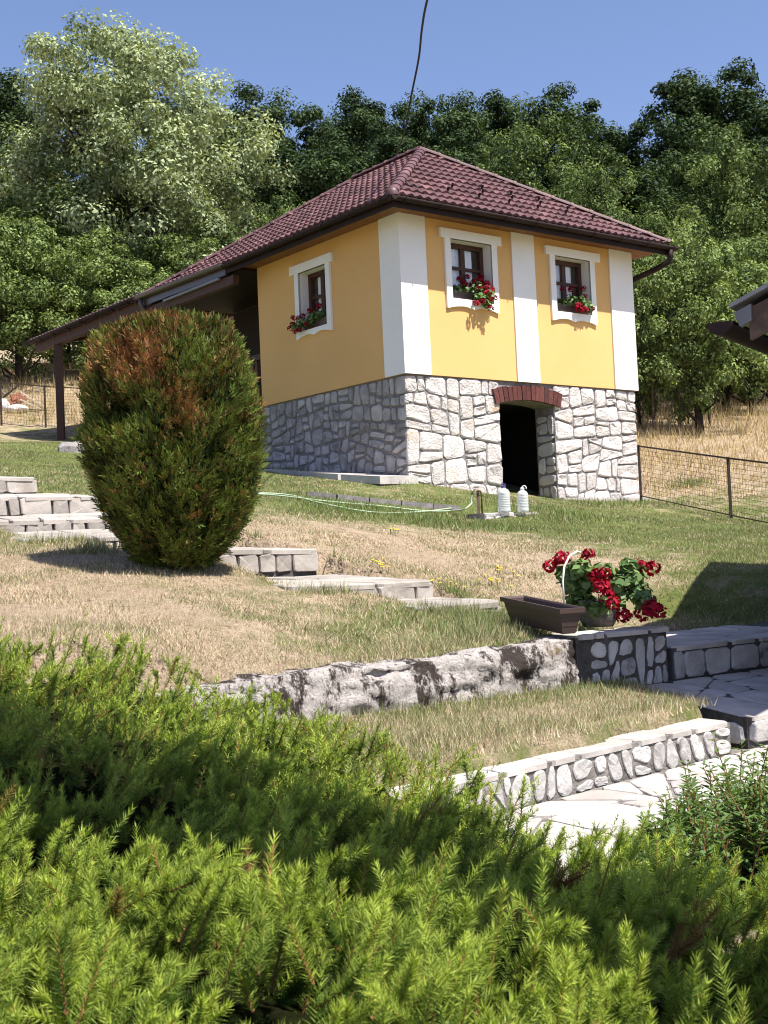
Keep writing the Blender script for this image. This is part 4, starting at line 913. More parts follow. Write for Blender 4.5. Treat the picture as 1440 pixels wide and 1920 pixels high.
soup('needle_shoots', np.concatenate(allV), np.concatenate(allF), MAT['needle'], spr, {'tint': ('FACE', np.concatenate(allT)), 'dry': ('FACE', np.concatenate(allD))})
stem.build('twigs', MAT['twig'], spr, fix=False)
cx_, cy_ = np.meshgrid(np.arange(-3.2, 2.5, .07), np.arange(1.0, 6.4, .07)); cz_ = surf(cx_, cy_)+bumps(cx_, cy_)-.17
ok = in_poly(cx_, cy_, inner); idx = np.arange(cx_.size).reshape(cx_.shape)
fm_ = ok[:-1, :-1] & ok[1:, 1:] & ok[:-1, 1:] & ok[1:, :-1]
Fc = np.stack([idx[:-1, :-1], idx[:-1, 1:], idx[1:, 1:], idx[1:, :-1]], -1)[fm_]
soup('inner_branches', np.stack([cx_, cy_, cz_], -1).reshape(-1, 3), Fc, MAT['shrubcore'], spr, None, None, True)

# ------------------------------------------------------------------ leafy border plants
R = np.random.default_rng(33)
herb = thing('leafy_perennial', 'bushy leafy green perennial beside the path at the right edge', 'plant', tuple(at(1330, 1640, 4.9)))
Vh, Fh, Th, oh = [], [], [], 0; hs = MB()
def stalk(b, d, L, n, size, bend=.25):
    global oh
    d = Vector(d).normalized(); pts = [Vector(b)+d*L*k/4+Vector((0, 0, -bend*L*(k/4)**2*.2)) for k in range(5)]
    hs.tube(pts, [.004, .0035, .003, .0025, .002], 4, cap=False)
    P, Nn, T = [], [], []
    for i in range(n):
        k = .15+.85*i/n; p = Vector(b)+d*L*k; a = i*2.4+R.uniform(-.3, .3); o = Vector((math.cos(a), math.sin(a), .45)).normalized()
        P.append(p+o*size*.5*(1-.5*k)); Nn.append(Vector((-o.x*.45, -o.y*.45, 1)).normalized()+Vector(R.normal(0, .15, 3))); T.append(o*3)
    P, Nn, T = np.array(P), np.array(Nn), np.array(T); sz = size*(1.1-.65*np.linspace(0, 1, n))
    V, F = leaves(P, Nn, sz, R, .30, T); Vh.append(V); Fh.append(F+oh); Th.append(np.clip(R.uniform(0, .6, n)+.4*np.linspace(0, 1, n), 0, 1)); oh += len(V)
for i in range(230):
    px, py, d = R.uniform(1130, 1560), 0, R.uniform(4.3, 5.7)
    x = (px-720)/FPX*d; edge = np.interp(px, (1130, 1200, 1300, 1440, 1560), (.10, .20, .36, .46, .5))
    if d > 5.3 and px < 1250: continue
    b = (x, d, -1.22); stalk(b, (R.normal(0, .2), R.normal(0, .2), 1), edge*R.uniform(.7, 1.15), int(16+24*edge), .085)
soup('foliage', np.concatenate(Vh), np.concatenate(Fh), MAT['herb'], herb, {'tint': ('FACE', np.concatenate(Th))}); hs.build('stems', MAT['twig'], herb, fix=False)

# ------------------------------------------------------------------ geraniums
def disc_leaves(P, Nn, size, R):
    n = len(P); Nn = norm(Nn); a = norm(np.cross(Nn, R.normal(size=(n, 3)))); b = np.cross(Nn, a); s = (size*R.uniform(.7, 1.25, n))[:, None]; V = []
    for k in range(7): t = 2*math.pi*k/7; V.append(P+(a*math.cos(t)+b*math.sin(t))*s*.5*(1 if k else .35)-Nn*s*.10*(k % 2))
    return np.stack(V, 1).reshape(-1, 3), np.arange(7*n).reshape(n, 7)
def bloom_mesh(seed):
    R = np.random.default_rng(seed); n = 60; d = norm(R.normal(size=(n, 3))+np.array([0, 0, .35])); P = d*R.uniform(.7, 1, n)[:, None]
    V, F = leaves(P, d+R.normal(size=(n, 3))*.35, .62, R, .85); return arrays_mesh('bloom', V, F, {'tint': ('FACE', R.uniform(0, 1, n))})
BLOOMS = [bloom_mesh(i) for i in range(3)]
def geranium(root, centres, rads, per, lsize, blooms, bsize, seed, sag=0):
    R = np.random.default_rng(seed); C = np.array(centres); P, Nn = clump_leaves(C, np.array(rads), per, lsize, R, .8, .6, .8); P[:, 2] -= sag
    V, F = disc_leaves(P, Nn, lsize, R); soup('foliage', V, F, MAT['geranium'], root, {'tint': ('FACE', R.uniform(0, 1, len(F)))})
    inv = WM[root.name].inverted()
    for i, p in enumerate(blooms):
        o = link('bloom', BLOOMS[i % 3], MAT['petal'], root, inv @ Vector(p)); s = bsize*R.uniform(.75, 1.2); o.scale = (s, s, s*.85); o.rotation_euler = (R.uniform(-.4, .4), R.uniform(-.4, .4), R.uniform(0, 6))
def window_box(fr, a0, a1, b, clumps, rads, blooms, label, seed):
    Mh = WM['house']; W = lambda p: Mh @ Vector(p); c = W(fr((a0+a1)/2, b, -.12)); t = thing('window_box', label, 'flower box', tuple(c), HROT, 'geranium boxes in the house windows')
    mb = MB(); P = [W(fr(a, bb, h)) for bb, g in ((b+.004, .02), (b+.14, 0)) for a, h in ((a0+g, -.155+g), (a1-g, -.155+g), (a1-g, -.01-g), (a0+g, -.01-g))]
    mb.add(P, [(0,1,2,3), (0,1,5,4), (1,2,6,5), (2,3,7,6), (3,0,4,7)]); mb.add([W(fr(a, b+.12, h)) for a, h in ((a0+.02, -.14), (a1-.02, -.14), (a1-.02, -.03), (a0+.02, -.03))], [(0, 1, 2, 3)])
    mb.build('box', MAT['planter'], t)
    geranium(t, [W(fr(*c)) for c in clumps], rads, 70, .055, [W(fr(*c)) for c in blooms], .052, seed)
window_box(frA, 1.02, 1.84, 1.252, [(1.15,1.42,-.1),(1.35,1.45,-.05),(1.5,1.45,.0),(1.62,1.40,.05),(1.72,1.36,.08),(1.5,1.28,.12),(1.65,1.22,.12)], [.13,.15,.16,.16,.14,.13,.11],
    [(1.24,1.60,-.08),(1.30,1.52,-.02),(1.38,1.48,.04),(1.46,1.55,.02),(1.50,1.44,.10),(1.56,1.50,.06),(1.60,1.58,.02),(1.66,1.46,.12),(1.70,1.54,.08),(1.74,1.40,.14),(1.62,1.36,.16),(1.78,1.30,.16),(1.66,1.26,.18),(1.48,1.22,.18),(1.36,1.17,.17),(1.66,1.12,.17),(1.80,1.46,.08),(1.44,1.66,-.1),(1.68,1.66,-.04)],
    'flower box crowded with red geraniums in the left of the two sunlit windows', 201)
window_box(frA, 3.36, 4.16, 1.252, [(3.55,1.42,-.1),(3.72,1.48,-.02),(3.86,1.46,.04),(3.96,1.42,.06),(4.05,1.38,.08)], [.13,.15,.15,.14,.12],
    [(3.74,1.32,.11),(3.82,1.30,.13),(3.90,1.33,.12),(3.78,1.38,.10),(4.0,1.56,.06),(3.60,1.68,-.08),(3.84,1.70,-.10),(4.1,1.34,.14),(4.06,1.72,-.02),(3.96,1.30,.12)],
    'flower box with few red geraniums in the right of the two sunlit windows', 203)
window_box(frB, 1.95, 2.66, 1.102, [(2.05,1.28,-.08),(2.25,1.30,-.03),(2.42,1.27,.04),(2.56,1.22,.10),(2.66,1.18,.14)], [.13,.15,.14,.13,.11],
    [(2.0,1.44,-.06),(2.2,1.46,-.02),(2.36,1.40,.06),(2.48,1.33,.12),(2.58,1.30,.14),(2.70,1.22,.18),(2.76,1.16,.2),(2.66,1.10,.17),(2.55,1.10,.16),(2.74,1.34,.14),(2.40,1.18,.12)],
    'flower box of dark red geraniums in the shaded side window', 205)
# planter box on the wall end
pc = at(1016, 1150, 8.25); pz = -.455
plr = thing('planter_trough', 'empty brown plastic planter trough on the end of the wall', 'planter', (pc[0], pc[1], pz))
pa = np.array(at(952, 1130, 8.62)); pb_ = np.array(at(1072, 1160, 8.02)); ax = pb_-pa; ax[2] = 0; ax /= np.linalg.norm(ax); sd_ = np.array([-ax[1], ax[0], 0]); LL, WW, HHt = .31, .085, .165
def trough(mb, l, w, z, thick=.006): pass
cen = np.array([pc[0], pc[1], 0]); q = lambda l, w, z: cen+ax*l+sd_*w+np.array([0, 0, pz+.03+z-.12*l])
ring = lambda k, z: [q(-LL*k-.0, -WW*k, z), q(LL*k, -WW*k, z), q(LL*k, WW*k, z), q(-LL*k, WW*k, z)]
ringm = lambda m, z: [q(-LL-m, -WW-m, z), q(LL+m, -WW-m, z), q(LL+m, WW+m, z), q(-LL-m, WW+m, z)]
mb = MB(); rings = [ringm(-.035, 0), ringm(-.004, HHt-.03), ringm(.012, HHt-.03), ringm(.014, HHt), ringm(.000, HHt), ringm(-.006, HHt-.01), ringm(-.038, .01)]
vs = sum(rings, []); fs = [(i*4+k, i*4+(k+1) % 4, (i+1)*4+(k+1) % 4, (i+1)*4+k) for i in range(6) for k in range(4)]+[(0, 3, 2, 1), (24, 25, 26, 27)]
mb.add(vs, fs).build('trough', MAT['planter'], plr)
mb = MB()
for zz_ in (.05, .10): m = -.035+.031*zz_/(HHt-.03); r_ = [np.array(p) for p in ringm(m+.0025, zz_)]; r2 = [np.array(p) for p in ringm(m+.0035, zz_+.008)]; mb.add(r_+r2, [(k, (k+1) % 4, 4+(k+1) % 4, 4+k) for k in range(4)])
mb.build('rib', MAT['planter'], plr, fix=False)
# basket of geraniums
bc = at(1122, 1165, 8.75); bz = -.46
bas = thing('geranium_basket', 'hanging basket of bright red geraniums with a white handle, standing on the wall', 'flower basket', (bc[0], bc[1], bz))
mb = MB(); mb.lathe([(.001, 0), (.10, 0), (.13, .05), (.15, .12), (.16, .17), (.168, .175), (.168, .19), (.15, .19), (.14, .15), (.001, .14)], (bc[0], bc[1], bz), 20); mb.build('pot', MAT['wicker'], bas, smooth=True)
hp = [at(1058, 1132, 8.5), at(1055, 1090, 8.5), at(1058, 1062, 8.52), at(1068, 1042, 8.56), at(1082, 1034, 8.62), at(1100, 1040, 8.86), at(1112, 1070, 8.88)]
MB().tube(hp, .007, 6).build('handle', MAT['handle'], bas, smooth=True)
gp = lambda px, py, d=8.7: at(px, py, d)
geranium(bas, [gp(1075,1095), gp(1105,1085), gp(1090,1120), gp(1130,1075), gp(1160,1095), gp(1185,1080), gp(1195,1110), gp(1150,1125), gp(1060,1075), gp(1180,1060), gp(1120,1135,8.6), gp(1205,1125,8.55), gp(1085,1065,8.6)], [.10,.11,.10,.10,.11,.10,.09,.10,.06,.07,.09,.08,.08], 85, .060,
    [gp(1102,1042), gp(1030,1062), gp(1054,1048), gp(1118,1080,8.55), gp(1132,1078,8.52), gp(1126,1100,8.5), gp(1136,1115,8.5), gp(1192,1058), gp(1202,1062), gp(1222,1066), gp(1150,1130,8.45), gp(1168,1154,8.42), gp(1205,1152,8.4), gp(1222,1140,8.42), gp(1232,1146,8.42)], .058, 207)

# ------------------------------------------------------------------ stone block, bottles, tap, hose
bl = hit(960, 978, 13, 20); dblk = 16.9
blk = thing('stone_block', 'low stone block in the grass carrying two water bottles', 'block', tuple(at(960, 976, dblk)))
b0, b1 = at(908, 980, dblk-.15), at(1016, 980, dblk+.45); dirb = (b1-b0); dirb[2] = 0; Lb = np.linalg.norm(dirb); dirb /= Lb; nb_ = np.array([dirb[1], -dirb[0], 0])
zt = at(960, 960, dblk)[2]
def frK(a, b, h): return tuple(b0*np.array([1, 1, 0])+dirb*a+nb_*h+np.array([0, 0, b]))
def frKt(a, b, h): return tuple(b0*np.array([1, 1, 0])+dirb*a-nb_*b+np.array([0, 0, zt-.03+h]))
mb = MB(); mb.prism([frK(.01, zt-.03, -.005), frK(Lb-.01, zt-.03, -.005), frK(Lb-.01, zt-.03, -.45), frK(.01, zt-.03, -.45)], (0, 0, -.4)); mb.build('core', MAT['mortar'], blk)
face_stones('stone', rect(0, zt-.36, Lb, zt-.035), frK, MAT['wallstone'], blk, .03, .07, 10, .01, .02, 81, .006, .2, .88)
face_stones('cap_stone', rect(-.01, -.02, Lb+.01, .46), frKt, MAT['flag'], blk, .12, .3, 6, .004, .03, 82, .003, .14, .95)
def bottle(px, d, h, r, cap, label):
    p = at(px, 958, d); c = (p[0], p[1], zt+.002)
    t = thing('water_bottle', label, 'bottle', c, 0, 'water bottles on the stone block'); prof = [(.001, .0), (r*.9, .0), (r, .012)]
    nr = 9
    for i in range(nr): z = .03+(h*.66-.03)*i/nr; dz_ = (h*.66-.03)/nr; prof += [(r, z), (r, z+dz_*.55), (r*.955, z+dz_*.72), (r*.955, z+dz_*.85)]
    prof += [(r, h*.67), (r*.97, h*.74), (r*.75, h*.83), (r*.36, h*.89), (r*.30, h*.93)]
    mb = MB(); mb.lathe(prof, c, 24); mb.build('bottle_body', MAT['plastic'], t, smooth=True)
    mb = MB(); mb.lathe([(r*.34, h*.92), (r*.36, h*.925), (r*.36, h*.985), (r*.30, h), (.001, h)], c, 18); mb.build('cap', MAT[cap], t, smooth=True)
    hd = [(c[0]+r*.38*math.cos(a)+(r*.35 if cap == 'whitecap' else 0), c[1], c[2]+h*.955+r*.42*math.sin(a)+r*.12) for a in [math.pi*i/10-(.5 if cap == 'whitecap' else 0) for i in range(11 if cap != 'whitecap' else 16)]]
    MB().tube(hd, .006, 6).build('carry_loop', MAT[cap], t, smooth=True)
bottle(946, 16.95, .355, .083, 'bluecap', 'clear ribbed water bottle with a dark blue cap on the stone block')
bottle(981, 17.1, .325, .076, 'whitecap', 'clear ribbed water bottle with a white cap and loop on the stone block')
tp = at(898, 968, 16.8); tz = gz(tp[0], tp[1])
tap = thing('garden_tap', 'old standpipe tap with a hose, left of the stone block', 'tap', (tp[0], tp[1], tz))
ztp = at(898, 918, 16.8)[2]
MB().box((tp[0]-.018, tp[1]-.018, tz-.1), (tp[0]+.018, tp[1]+.018, ztp-.01)).build('post', MAT['oldwood'], tap)
MB().tube([(tp[0]+.045, tp[1]-.02, tz-.1), (tp[0]+.045, tp[1]-.02, ztp-.06), (tp[0]+.03, tp[1]-.03, ztp-.02), (tp[0], tp[1]-.05, ztp-.015)], .012, 8).build('pipe', MAT['brass'], tap, smooth=True)
MB().tube([(tp[0]+.01, tp[1]-.045, ztp-.015), (tp[0]-.05, tp[1]-.06, ztp-.012), (tp[0]-.075, tp[1]-.062, ztp-.03), (tp[0]-.078, tp[1]-.062, ztp-.06)], .014, 8).build('spout', MAT['brass'], tap, smooth=True)
MB().beam((tp[0]-.055, tp[1]-.06, ztp+.03), (tp[0]+.015, tp[1]-.06, ztp+.03), .014, .012).build('tap_handle', MAT['brass'], tap)
MB().box((tp[0]-.14, tp[1]-.12, tz-.1), (tp[0]+.06, tp[1]+.1, tz+.05)).build('drain_stone', MAT['cement'], tap)
hpts = [(tp[0]-.078, tp[1]-.062, ztp-.055), (tp[0]-.10, tp[1]-.064, ztp-.14)]
hpx = [(884,943),(872,953),(858,961),(835,966),(800,968),(760,966),(735,962),(700,958)]
hh = [Vector(p) for p in hpts]+[Vector(at(884, 944, 16.7)), Vector(at(870, 955, 16.5))]
for px, py in ((850,962),(820,963),(780,961),(740,956),(690,951),(650,948),(600,943),(560,938),(525,934),(490,931),(440,929),(380,928)): p = hit(px, py, 11, 20); hh.append(Vector((p[0], p[1], p[2]+.03)))
def smooth_path(pts, n=5):
    out = []
    for i in range(len(pts)-1):
        p0, p1, p2, p3 = pts[max(i-1, 0)], pts[i], pts[i+1], pts[min(i+2, len(pts)-1)]
        for k in range(n):
            t = k/n; out.append(.5*((2*p1)+(p2-p0)*t+(2*p0-5*p1+4*p2-p3)*t*t+(3*p1-p0-3*p2+p3)*t**3))
    return out+[pts[-1]]
hz = thing('garden_hose', 'pale green garden hose running from the tap across the lawn', 'hose', tuple(hh[5]))
MB().tube(smooth_path(hh), .011, 6).build('hose', MAT['hose'], hz, smooth=True)
h2 = [Vector(hit(px, py, 11, 20))+Vector((0, 0, .03)) for px, py in ((860,955),(800,963),(740,966),(690,964),(640,956),(590,945),(550,934),(515,930),(480,929))]
MB().tube(smooth_path(h2), .010, 6).build('hose_loop', MAT['hose'], hz, smooth=True)

# ------------------------------------------------------------------ fences
def fence(pts, hgt, label, group, cell=.075):
    c = pts[len(pts)//2]; t = thing('wire_fence', label, 'fence', tuple(c), 0, group)
    for i, p in enumerate(pts): MB().box((p[0]-.02, p[1]-.02, p[2]-.2), (p[0]+.02, p[1]+.02, p[2]+hgt+.02)).build('post', MAT['iron'], t)
    for i in range(len(pts)-1):
        a, b = Vector(pts[i]), Vector(pts[i+1]); up = Vector((0, 0, hgt)); d = (b-a).normalized()*.022
        MB().beam(a+up+d, b+up-d, .025, .025).build('rail', MAT['iron'], t); MB().beam(a+d+Vector((0, 0, .04)), b-d+Vector((0, 0, .04)), .016, .016).build('rail', MAT['iron'], t)
        mb = MB(); n = int((b-a).length/cell); m = int(hgt/cell); w = .005; dd = (b-a).normalized(); off = Vector((dd.y, -dd.x, 0))*.002
        for k in range(1, n): p = a.lerp(b, k/n); mb.add([p-dd*w/2+Vector((0, 0, .05)), p+dd*w/2+Vector((0, 0, .05)), p+dd*w/2+up*.985, p-dd*w/2+up*.985], [(0, 1, 2, 3)])
        for k in range(1, m): z = Vector((0, 0, .04+(hgt-.04)*k/m)); mb.add([a+d+z+off-Vector((0, 0, w/2)), b-d+z+off-Vector((0, 0, w/2)), b-d+z+off+Vector((0, 0, w/2)), a+d+z+off+Vector((0, 0, w/2))], [(0, 1, 2, 3)])
        mb.build('wire_mesh', MAT['wire'], t, fix=False, kind='stuff')
    return t
def gp3(px, py, d): p = at(px, py, d); return (p[0], p[1], p[2])
fence([gp3(1202,934,22.0), gp3(1371,971,19.2), gp3(1560,1010,16.8)], .90, 'rusty wire mesh fence running right from the house corner', 'wire mesh fences at the lawn edge')
fence([gp3(-220,790,31.5), gp3(3,797,31), gp3(86,806,31), gp3(190,812,30.6), gp3(330,815,30.2)], 1.06, 'rusty wire mesh fence left of the shelter post', 'wire mesh fences at the lawn edge')
for i, (px, py, hgt, d) in enumerate(((1274, 790, 1.35, 31), (1330, 795, 1.35, 31), (1225, 800, 1.2, 30.5))):
    p = at(px, py, d); g = gz(p[0], p[1]); o = MB().tube([(p[0], p[1], g-.2), (p[0]+.03, p[1], g+hgt)], [.035, .028], 7).build('fence_stake', MAT['oldwood'])
    props(o, ('thin grey wooden stake in tall grass, midway between house and thick trunk', 'thin grey wooden stake in tall grass just right of the thick trunk', 'thin grey wooden stake in tall grass nearest the house')[i], 'stake', 'stakes in the tall meadow grass')
# rubble and wood heap behind the left fence
hp0 = hit(36, 770, 32.5, 50); HG = 'things heaped behind the left fence'; R_ = random.Random(4)
def hq(dx, dy, dz): return Vector((hp0[0]+dx, hp0[1]+dy, gz(hp0[0]+dx, hp0[1]+dy)+dz))
for i, (dx, dy, w, h, lab) in enumerate(((-.38, -.05, .17, .34, 'upright white sack at the left of the heap behind the fence'), (.02, -.28, .30, .24, 'white sack lying flat in front of the heap behind the fence'))):
    bm = bmesh.new(); bmesh.ops.create_icosphere(bm, subdivisions=3, radius=1)
    for v in bm.verts: k = 1+.10*math.sin(v.co.x*5+i)*math.sin(v.co.z*4+v.co.y*3); v.co = Vector((v.co.x*w*k, v.co.y*w*.8*k, v.co.z*h*.5*k+h*.42))
    me = bpy.data.meshes.new('sack'); bm.to_mesh(me); bm.free(); me.polygons.foreach_set('use_smooth', [True]*len(me.polygons)); props(link('sack', me, MAT['sack'], None, hq(dx, dy, 0)), lab, 'sack', HG)
for i, (dx, z, lab) in enumerate(((-.18, .24, 'lowest red brick slab on the heap behind the left fence'), (-.06, .36, 'tilted red brick slab on top of the heap behind the left fence'), (.10, .28, 'small red brick slab at the right of the heap'))):
    o = MB().beam(hq(dx-.13, .0, z-.05), hq(dx+.15-.05*i, .08, z+.03), .22, .14).build('brick_slab', MAT['heapbrick']); props(o, lab, 'brick', HG, 'thing')
for i, lab in enumerate(('long pale plank sloping down right from the heap', 'shorter pale plank lying below the long one on the heap')):
    o = MB().beam(hq(.02+.05*i, .05-.15*i, .47-.16*i), hq(.72-.12*i, .0-.15*i, .08), .12, .035).build('plank', MAT['paleplank']); props(o, lab, 'plank', HG)
o = MB().tube([hq(-.75, .05, .05), hq(-.35, .1, .38), hq(.0, .12, .66)], [.035, .03, .02], 6).build('stick', MAT['bark']); props(o, 'dark stick leaning up over the heap behind the left fence', 'stick', HG)
# flat stones in the lawn, a sunken edging and a log behind the fence
def flat_rock(px, py, d, w, h, label, seed, mat='rubble', name='flat_rock', cat='rock', group=None):
    R0 = random.Random(seed); p = hit(px, py, d-4, d+5); n = 11; pts = [(p[0]+w*math.cos(2*math.pi*k/n)*R0.uniform(.8, 1.15), p[1]+w*.7*math.sin(2*math.pi*k/n)*R0.uniform(.8, 1.15)) for k in range(n)]
    mb = MB(); r0 = [(x, y, p[2]-.08) for x, y in pts]; r1 = [(x, y, p[2]+h*R0.uniform(.5, .8)) for x, y in pts]; r2 = [(p[0]+(x-p[0])*.7, p[1]+(y-p[1])*.7, p[2]+h*R0.uniform(.9, 1.1)) for x, y in pts]
    mb.add(r0+r1+r2+[(p[0], p[1], p[2]+h)], [(i, (i+1) % n, n+(i+1) % n, n+i) for i in range(n)]+[(n+i, n+(i+1) % n, 2*n+(i+1) % n, 2*n+i) for i in range(n)]+[(2*n+i, 2*n+(i+1) % n, 3*n) for i in range(n)])
    props(mb.build(name, MAT[mat]), label, cat, group)
flat_rock(132, 848, 22, .22, .16, 'pinkish rock at the foot of the shelter post', 2, 'stonegrey')
edg = thing('lawn_edging', 'sunken grey stone edging in the grass behind the hose', 'edging', tuple(hit(720, 950, 12, 19))); props(edg, kind='thing')
ep = [hit(px, py, 12, 19) for px, py in ((575,930),(630,936),(690,942),(750,948),(810,953),(862,957))]
for a, b in zip(ep[:-1], ep[1:]):
    a, b = Vector(a), Vector(b); k = (b-a)*.02; MB().beam(a+k+Vector((0, 0, .01)), b-k+Vector((0, 0, .01)), .12, .10).build('edging_stone', MAT['mortar'], edg)
# cable
o = MB().tube(smooth_path([Vector(p) for p in (at(738, 303, 24.5), at(757, 252, 23), at(771, 180, 21), at(785, 110, 19), at(791, 55, 17.6), at(801, 0, 16.2), at(835, -120, 14), at(930, -500, 10))], 6), [.016]*43, 6).build('overhead_cable', MAT['cable'], smooth=True)
props(o, 'dark overhead cable dropping from the sky to the roof', 'cable')

# ------------------------------------------------------------------ neighbouring roof corner at the right edge
ea_ = np.array([math.sin(math.radians(33)), math.cos(math.radians(33)), 0]); ra_ = np.array([math.cos(math.radians(33)), -math.sin(math.radians(33)), 0]); tip = np.array([2.05, 7.34, 1.38]); rp = math.tan(math.radians(21))
def NR(e, r, h=0): return tip+ea_*e+ra_*r+np.array([0, 0, r*rp+h])
nb2 = thing('neighbour_house', 'low wooden building whose grey roof corner juts in at the right edge', 'building', tuple(NR(2, 2.2)*np.array([1, 1, 0])+np.array([0, 0, -.8])))
EL, RL = 3.0, 1.5
MB().prism([NR(-.02, 0, .03), NR(EL, 0, .03), NR(EL, RL, .03), NR(-.02, RL, .03)], (0, 0, .025)).build('roof', MAT['sheet'], nb2)
MB().prism([NR(.02, .10, -.02), NR(.02, RL, -.02), NR(.02, RL, -.20), NR(.02, .10, -.20)], ea_*.04).build('verge_board', MAT['oldwood'], nb2)
MB().prism([NR(.0, .02, -.005), NR(.0, .12, -.005), NR(.0, .12, -.10), NR(.0, .05, -.10)], ea_*.05).build('verge_end', MAT['sheet'], nb2)
MB().prism([NR(.08, .06, -.03), NR(EL-.05, .06, -.03), NR(EL-.05, RL, -.03), NR(.08, RL, -.03)], (0, 0, -.04)).build('boarding', MAT['darkwood'], nb2)
channel(NR(-.03, -.06, -.02), NR(EL, -.06, -.02), .075).build('gutter', MAT['gutter'], nb2, smooth=True)
MB().prism([NR(.6, .75, -.3), NR(EL-.3, .75, -.3), NR(EL-.3, .75, -.3)+np.array([0, 0, -2.4]), NR(.6, .75, -.3)+np.array([0, 0, -2.4])], ra_*.2).build('wall', MAT['oldwood'], nb2)
MB().prism([NR(.6, .97, -.3), NR(.6, RL, -.3), NR(.6, RL, -.3)+np.array([0, 0, -3.6]), NR(.6, .97, -.3)+np.array([0, 0, -2.4])], ea_*.2).build('wall', MAT['oldwood'], nb2)
def N2(e, r, h=0): return np.array([3.0, 8.9, 2.0])+np.array([.342, .94, 0])*e+np.array([.94, -.342, 0])*r+np.array([0, 0, r*.4+h])
MB().prism([N2(0, 0), N2(3.3, 0), N2(3.3, 1.7), N2(0, 1.7)], (0, 0, .04)).build('added_shade_roof', MAT['sheet'], nb2)  # unseen roof added to cast the shade on the lawn at the right
MB().prism([N2(.3, .6, -.25), N2(3.0, .6, -.25), N2(3.0, .6, -3.0), N2(.3, .6, -3.0)], np.array([.94, -.342, 0])*.2).build('wall', MAT['oldwood'], nb2)  # wall added beneath the unseen roof
# unseen boarded canopy, added to throw shade across the foreground shrub
cn = thing('added_shade_canopy', 'added boarded canopy on posts, unseen outside the frame, to shade the shrub', 'canopy', (2.6, .6, -1.2))
c0, c1 = np.array([-1.75, 5.2, 2.8]), np.array([3.3, .5, 2.8]); ca = (c1-c0)/np.linalg.norm(c1-c0); cb = np.array([-ca[1], ca[0], 0])*-1
Lc = np.linalg.norm(c1-c0)
for k in range(5):
    a, b = c0+cb*(k*.17), c1+cb*(k*.17); MB().prism([a, b, b+cb*.168, a+cb*.168], (0, 0, .03)).build('board', MAT['oldwood'], cn)
for w in (.15, .55): MB().beam(c0+cb*w+np.array([0, 0, -.06]), c1+cb*w+np.array([0, 0, -.06]), .08, .11).build('rafter', MAT['wood'], cn)
for p in (c1+cb*.15-ca*.2, c1+cb*.55-ca*.2): MB().box((p[0]-.06, p[1]-.06, -1.3), (p[0]+.06, p[1]+.06, 2.68)).build('post', MAT['wood'], cn)

# ------------------------------------------------------------------ grass
def blades(x, y, L, W, tint, R, lean=.5):
    n = len(x); z = ground_z(x, y)-.006; b = np.stack([x, y, z], 1); a = R.uniform(0, 2*np.pi, n)
    d = norm(np.stack([R.normal(0, lean, n), R.normal(0, lean, n), np.ones(n)], 1)); s = np.stack([np.cos(a), np.sin(a), np.zeros(n)], 1)*(W/2)[:, None]
    return np.stack([b-s, b+s, b+d*L[:, None]], 1).reshape(-1, 3), np.arange(3*n).reshape(n, 3), tint
def stone_area(x, y):
    t, s = tsof(x, y); m = (s > -.13) & (s < .04) & (t < 1) | (s > -.27) & (s < .04) & (t > -.05) & (t < 1)
    m |= (s > lwp(t)-.30) & (s < 3.2) & (t > -3) | ((t > .60) & (s > -1.02) & (s < 3.2))
    for (fs, z, ta, tb, dp, rh) in STEPS: m |= (t > ta+.42) & (t < tb+.01) & (s < fs+.02) & (s > fs-dp)
    hx = (x-HC[0])*du[0]+(y-HC[1])*du[1]; hy = (x-HC[0])*dv[0]+(y-HC[1])*dv[1]
    return m | ((hx > -.5) & (hx < HU+.1) & (hy > -.06) & (hy < 8)) | ((hx > -.9) & (hx < .1) & (hy > -.3) & (hy < 4))
R = np.random.default_rng(77)
def sample(n, y0, y1, k=.34, m=1.0):
    y = y0+(y1-y0)*R.uniform(0, 1, n)**1.25; x = R.uniform(-1, 1, n)*(k*y+m); return x, y
x, y = sample(600000, 5.2, 21.5); x2 = R.uniform(-12, -2, 90000); y2 = R.uniform(20, 31, 90000); x, y = np.r_[x, x2], np.r_[y, y2]; ok = ~stone_area(x, y); x, y = x[ok], y[ok]
g = greenness(x, y); pat = .5+.5*np.sin(x*2.3+2*np.sin(y*1.7))*np.sin(y*2.9+1.3*np.sin(x*2.1)); pt2 = .5+.5*np.sin(x*6.1+y*2)*np.sin(y*7.3-x*3)
pt3 = .5+.5*np.sin(x*13+3*np.sin(y*5))*np.sin(y*15+x*5); gg = np.clip(g*1.0+(pat-.5)*.55+(pt2-.5)*.45+(pt3-.5)*.3, 0, 1); tint = (R.uniform(size=len(x)) < .06+gg*.9)*R.uniform(.55, 1, len(x))+R.uniform(0, .18, len(x))
keep = R.uniform(size=len(x)) < .75+.25*gg; x, y, gg, tint = x[keep], y[keep], gg[keep], tint[keep]
dist = y/10
L = R.uniform(.02, .06, len(x))*(.8+.6*gg)*np.clip(1.25-dist*.35, .55, 1); W = R.uniform(.004, .008, len(x))*np.clip(dist, .75, 2.0)
V, F, T = blades(x, y, L, W, np.clip(tint, 0, 1), R, .75)
lg = soup('lawn_grass', V, F, MAT['grass'], None, {'tint': ('FACE', T), 'dry': ('FACE', (R.uniform(size=len(T)) < .35)*R.uniform(.3, 1, len(T)))}, 'stuff'); props(lg, 'short dry and green grass of the garden lawn', 'grass')
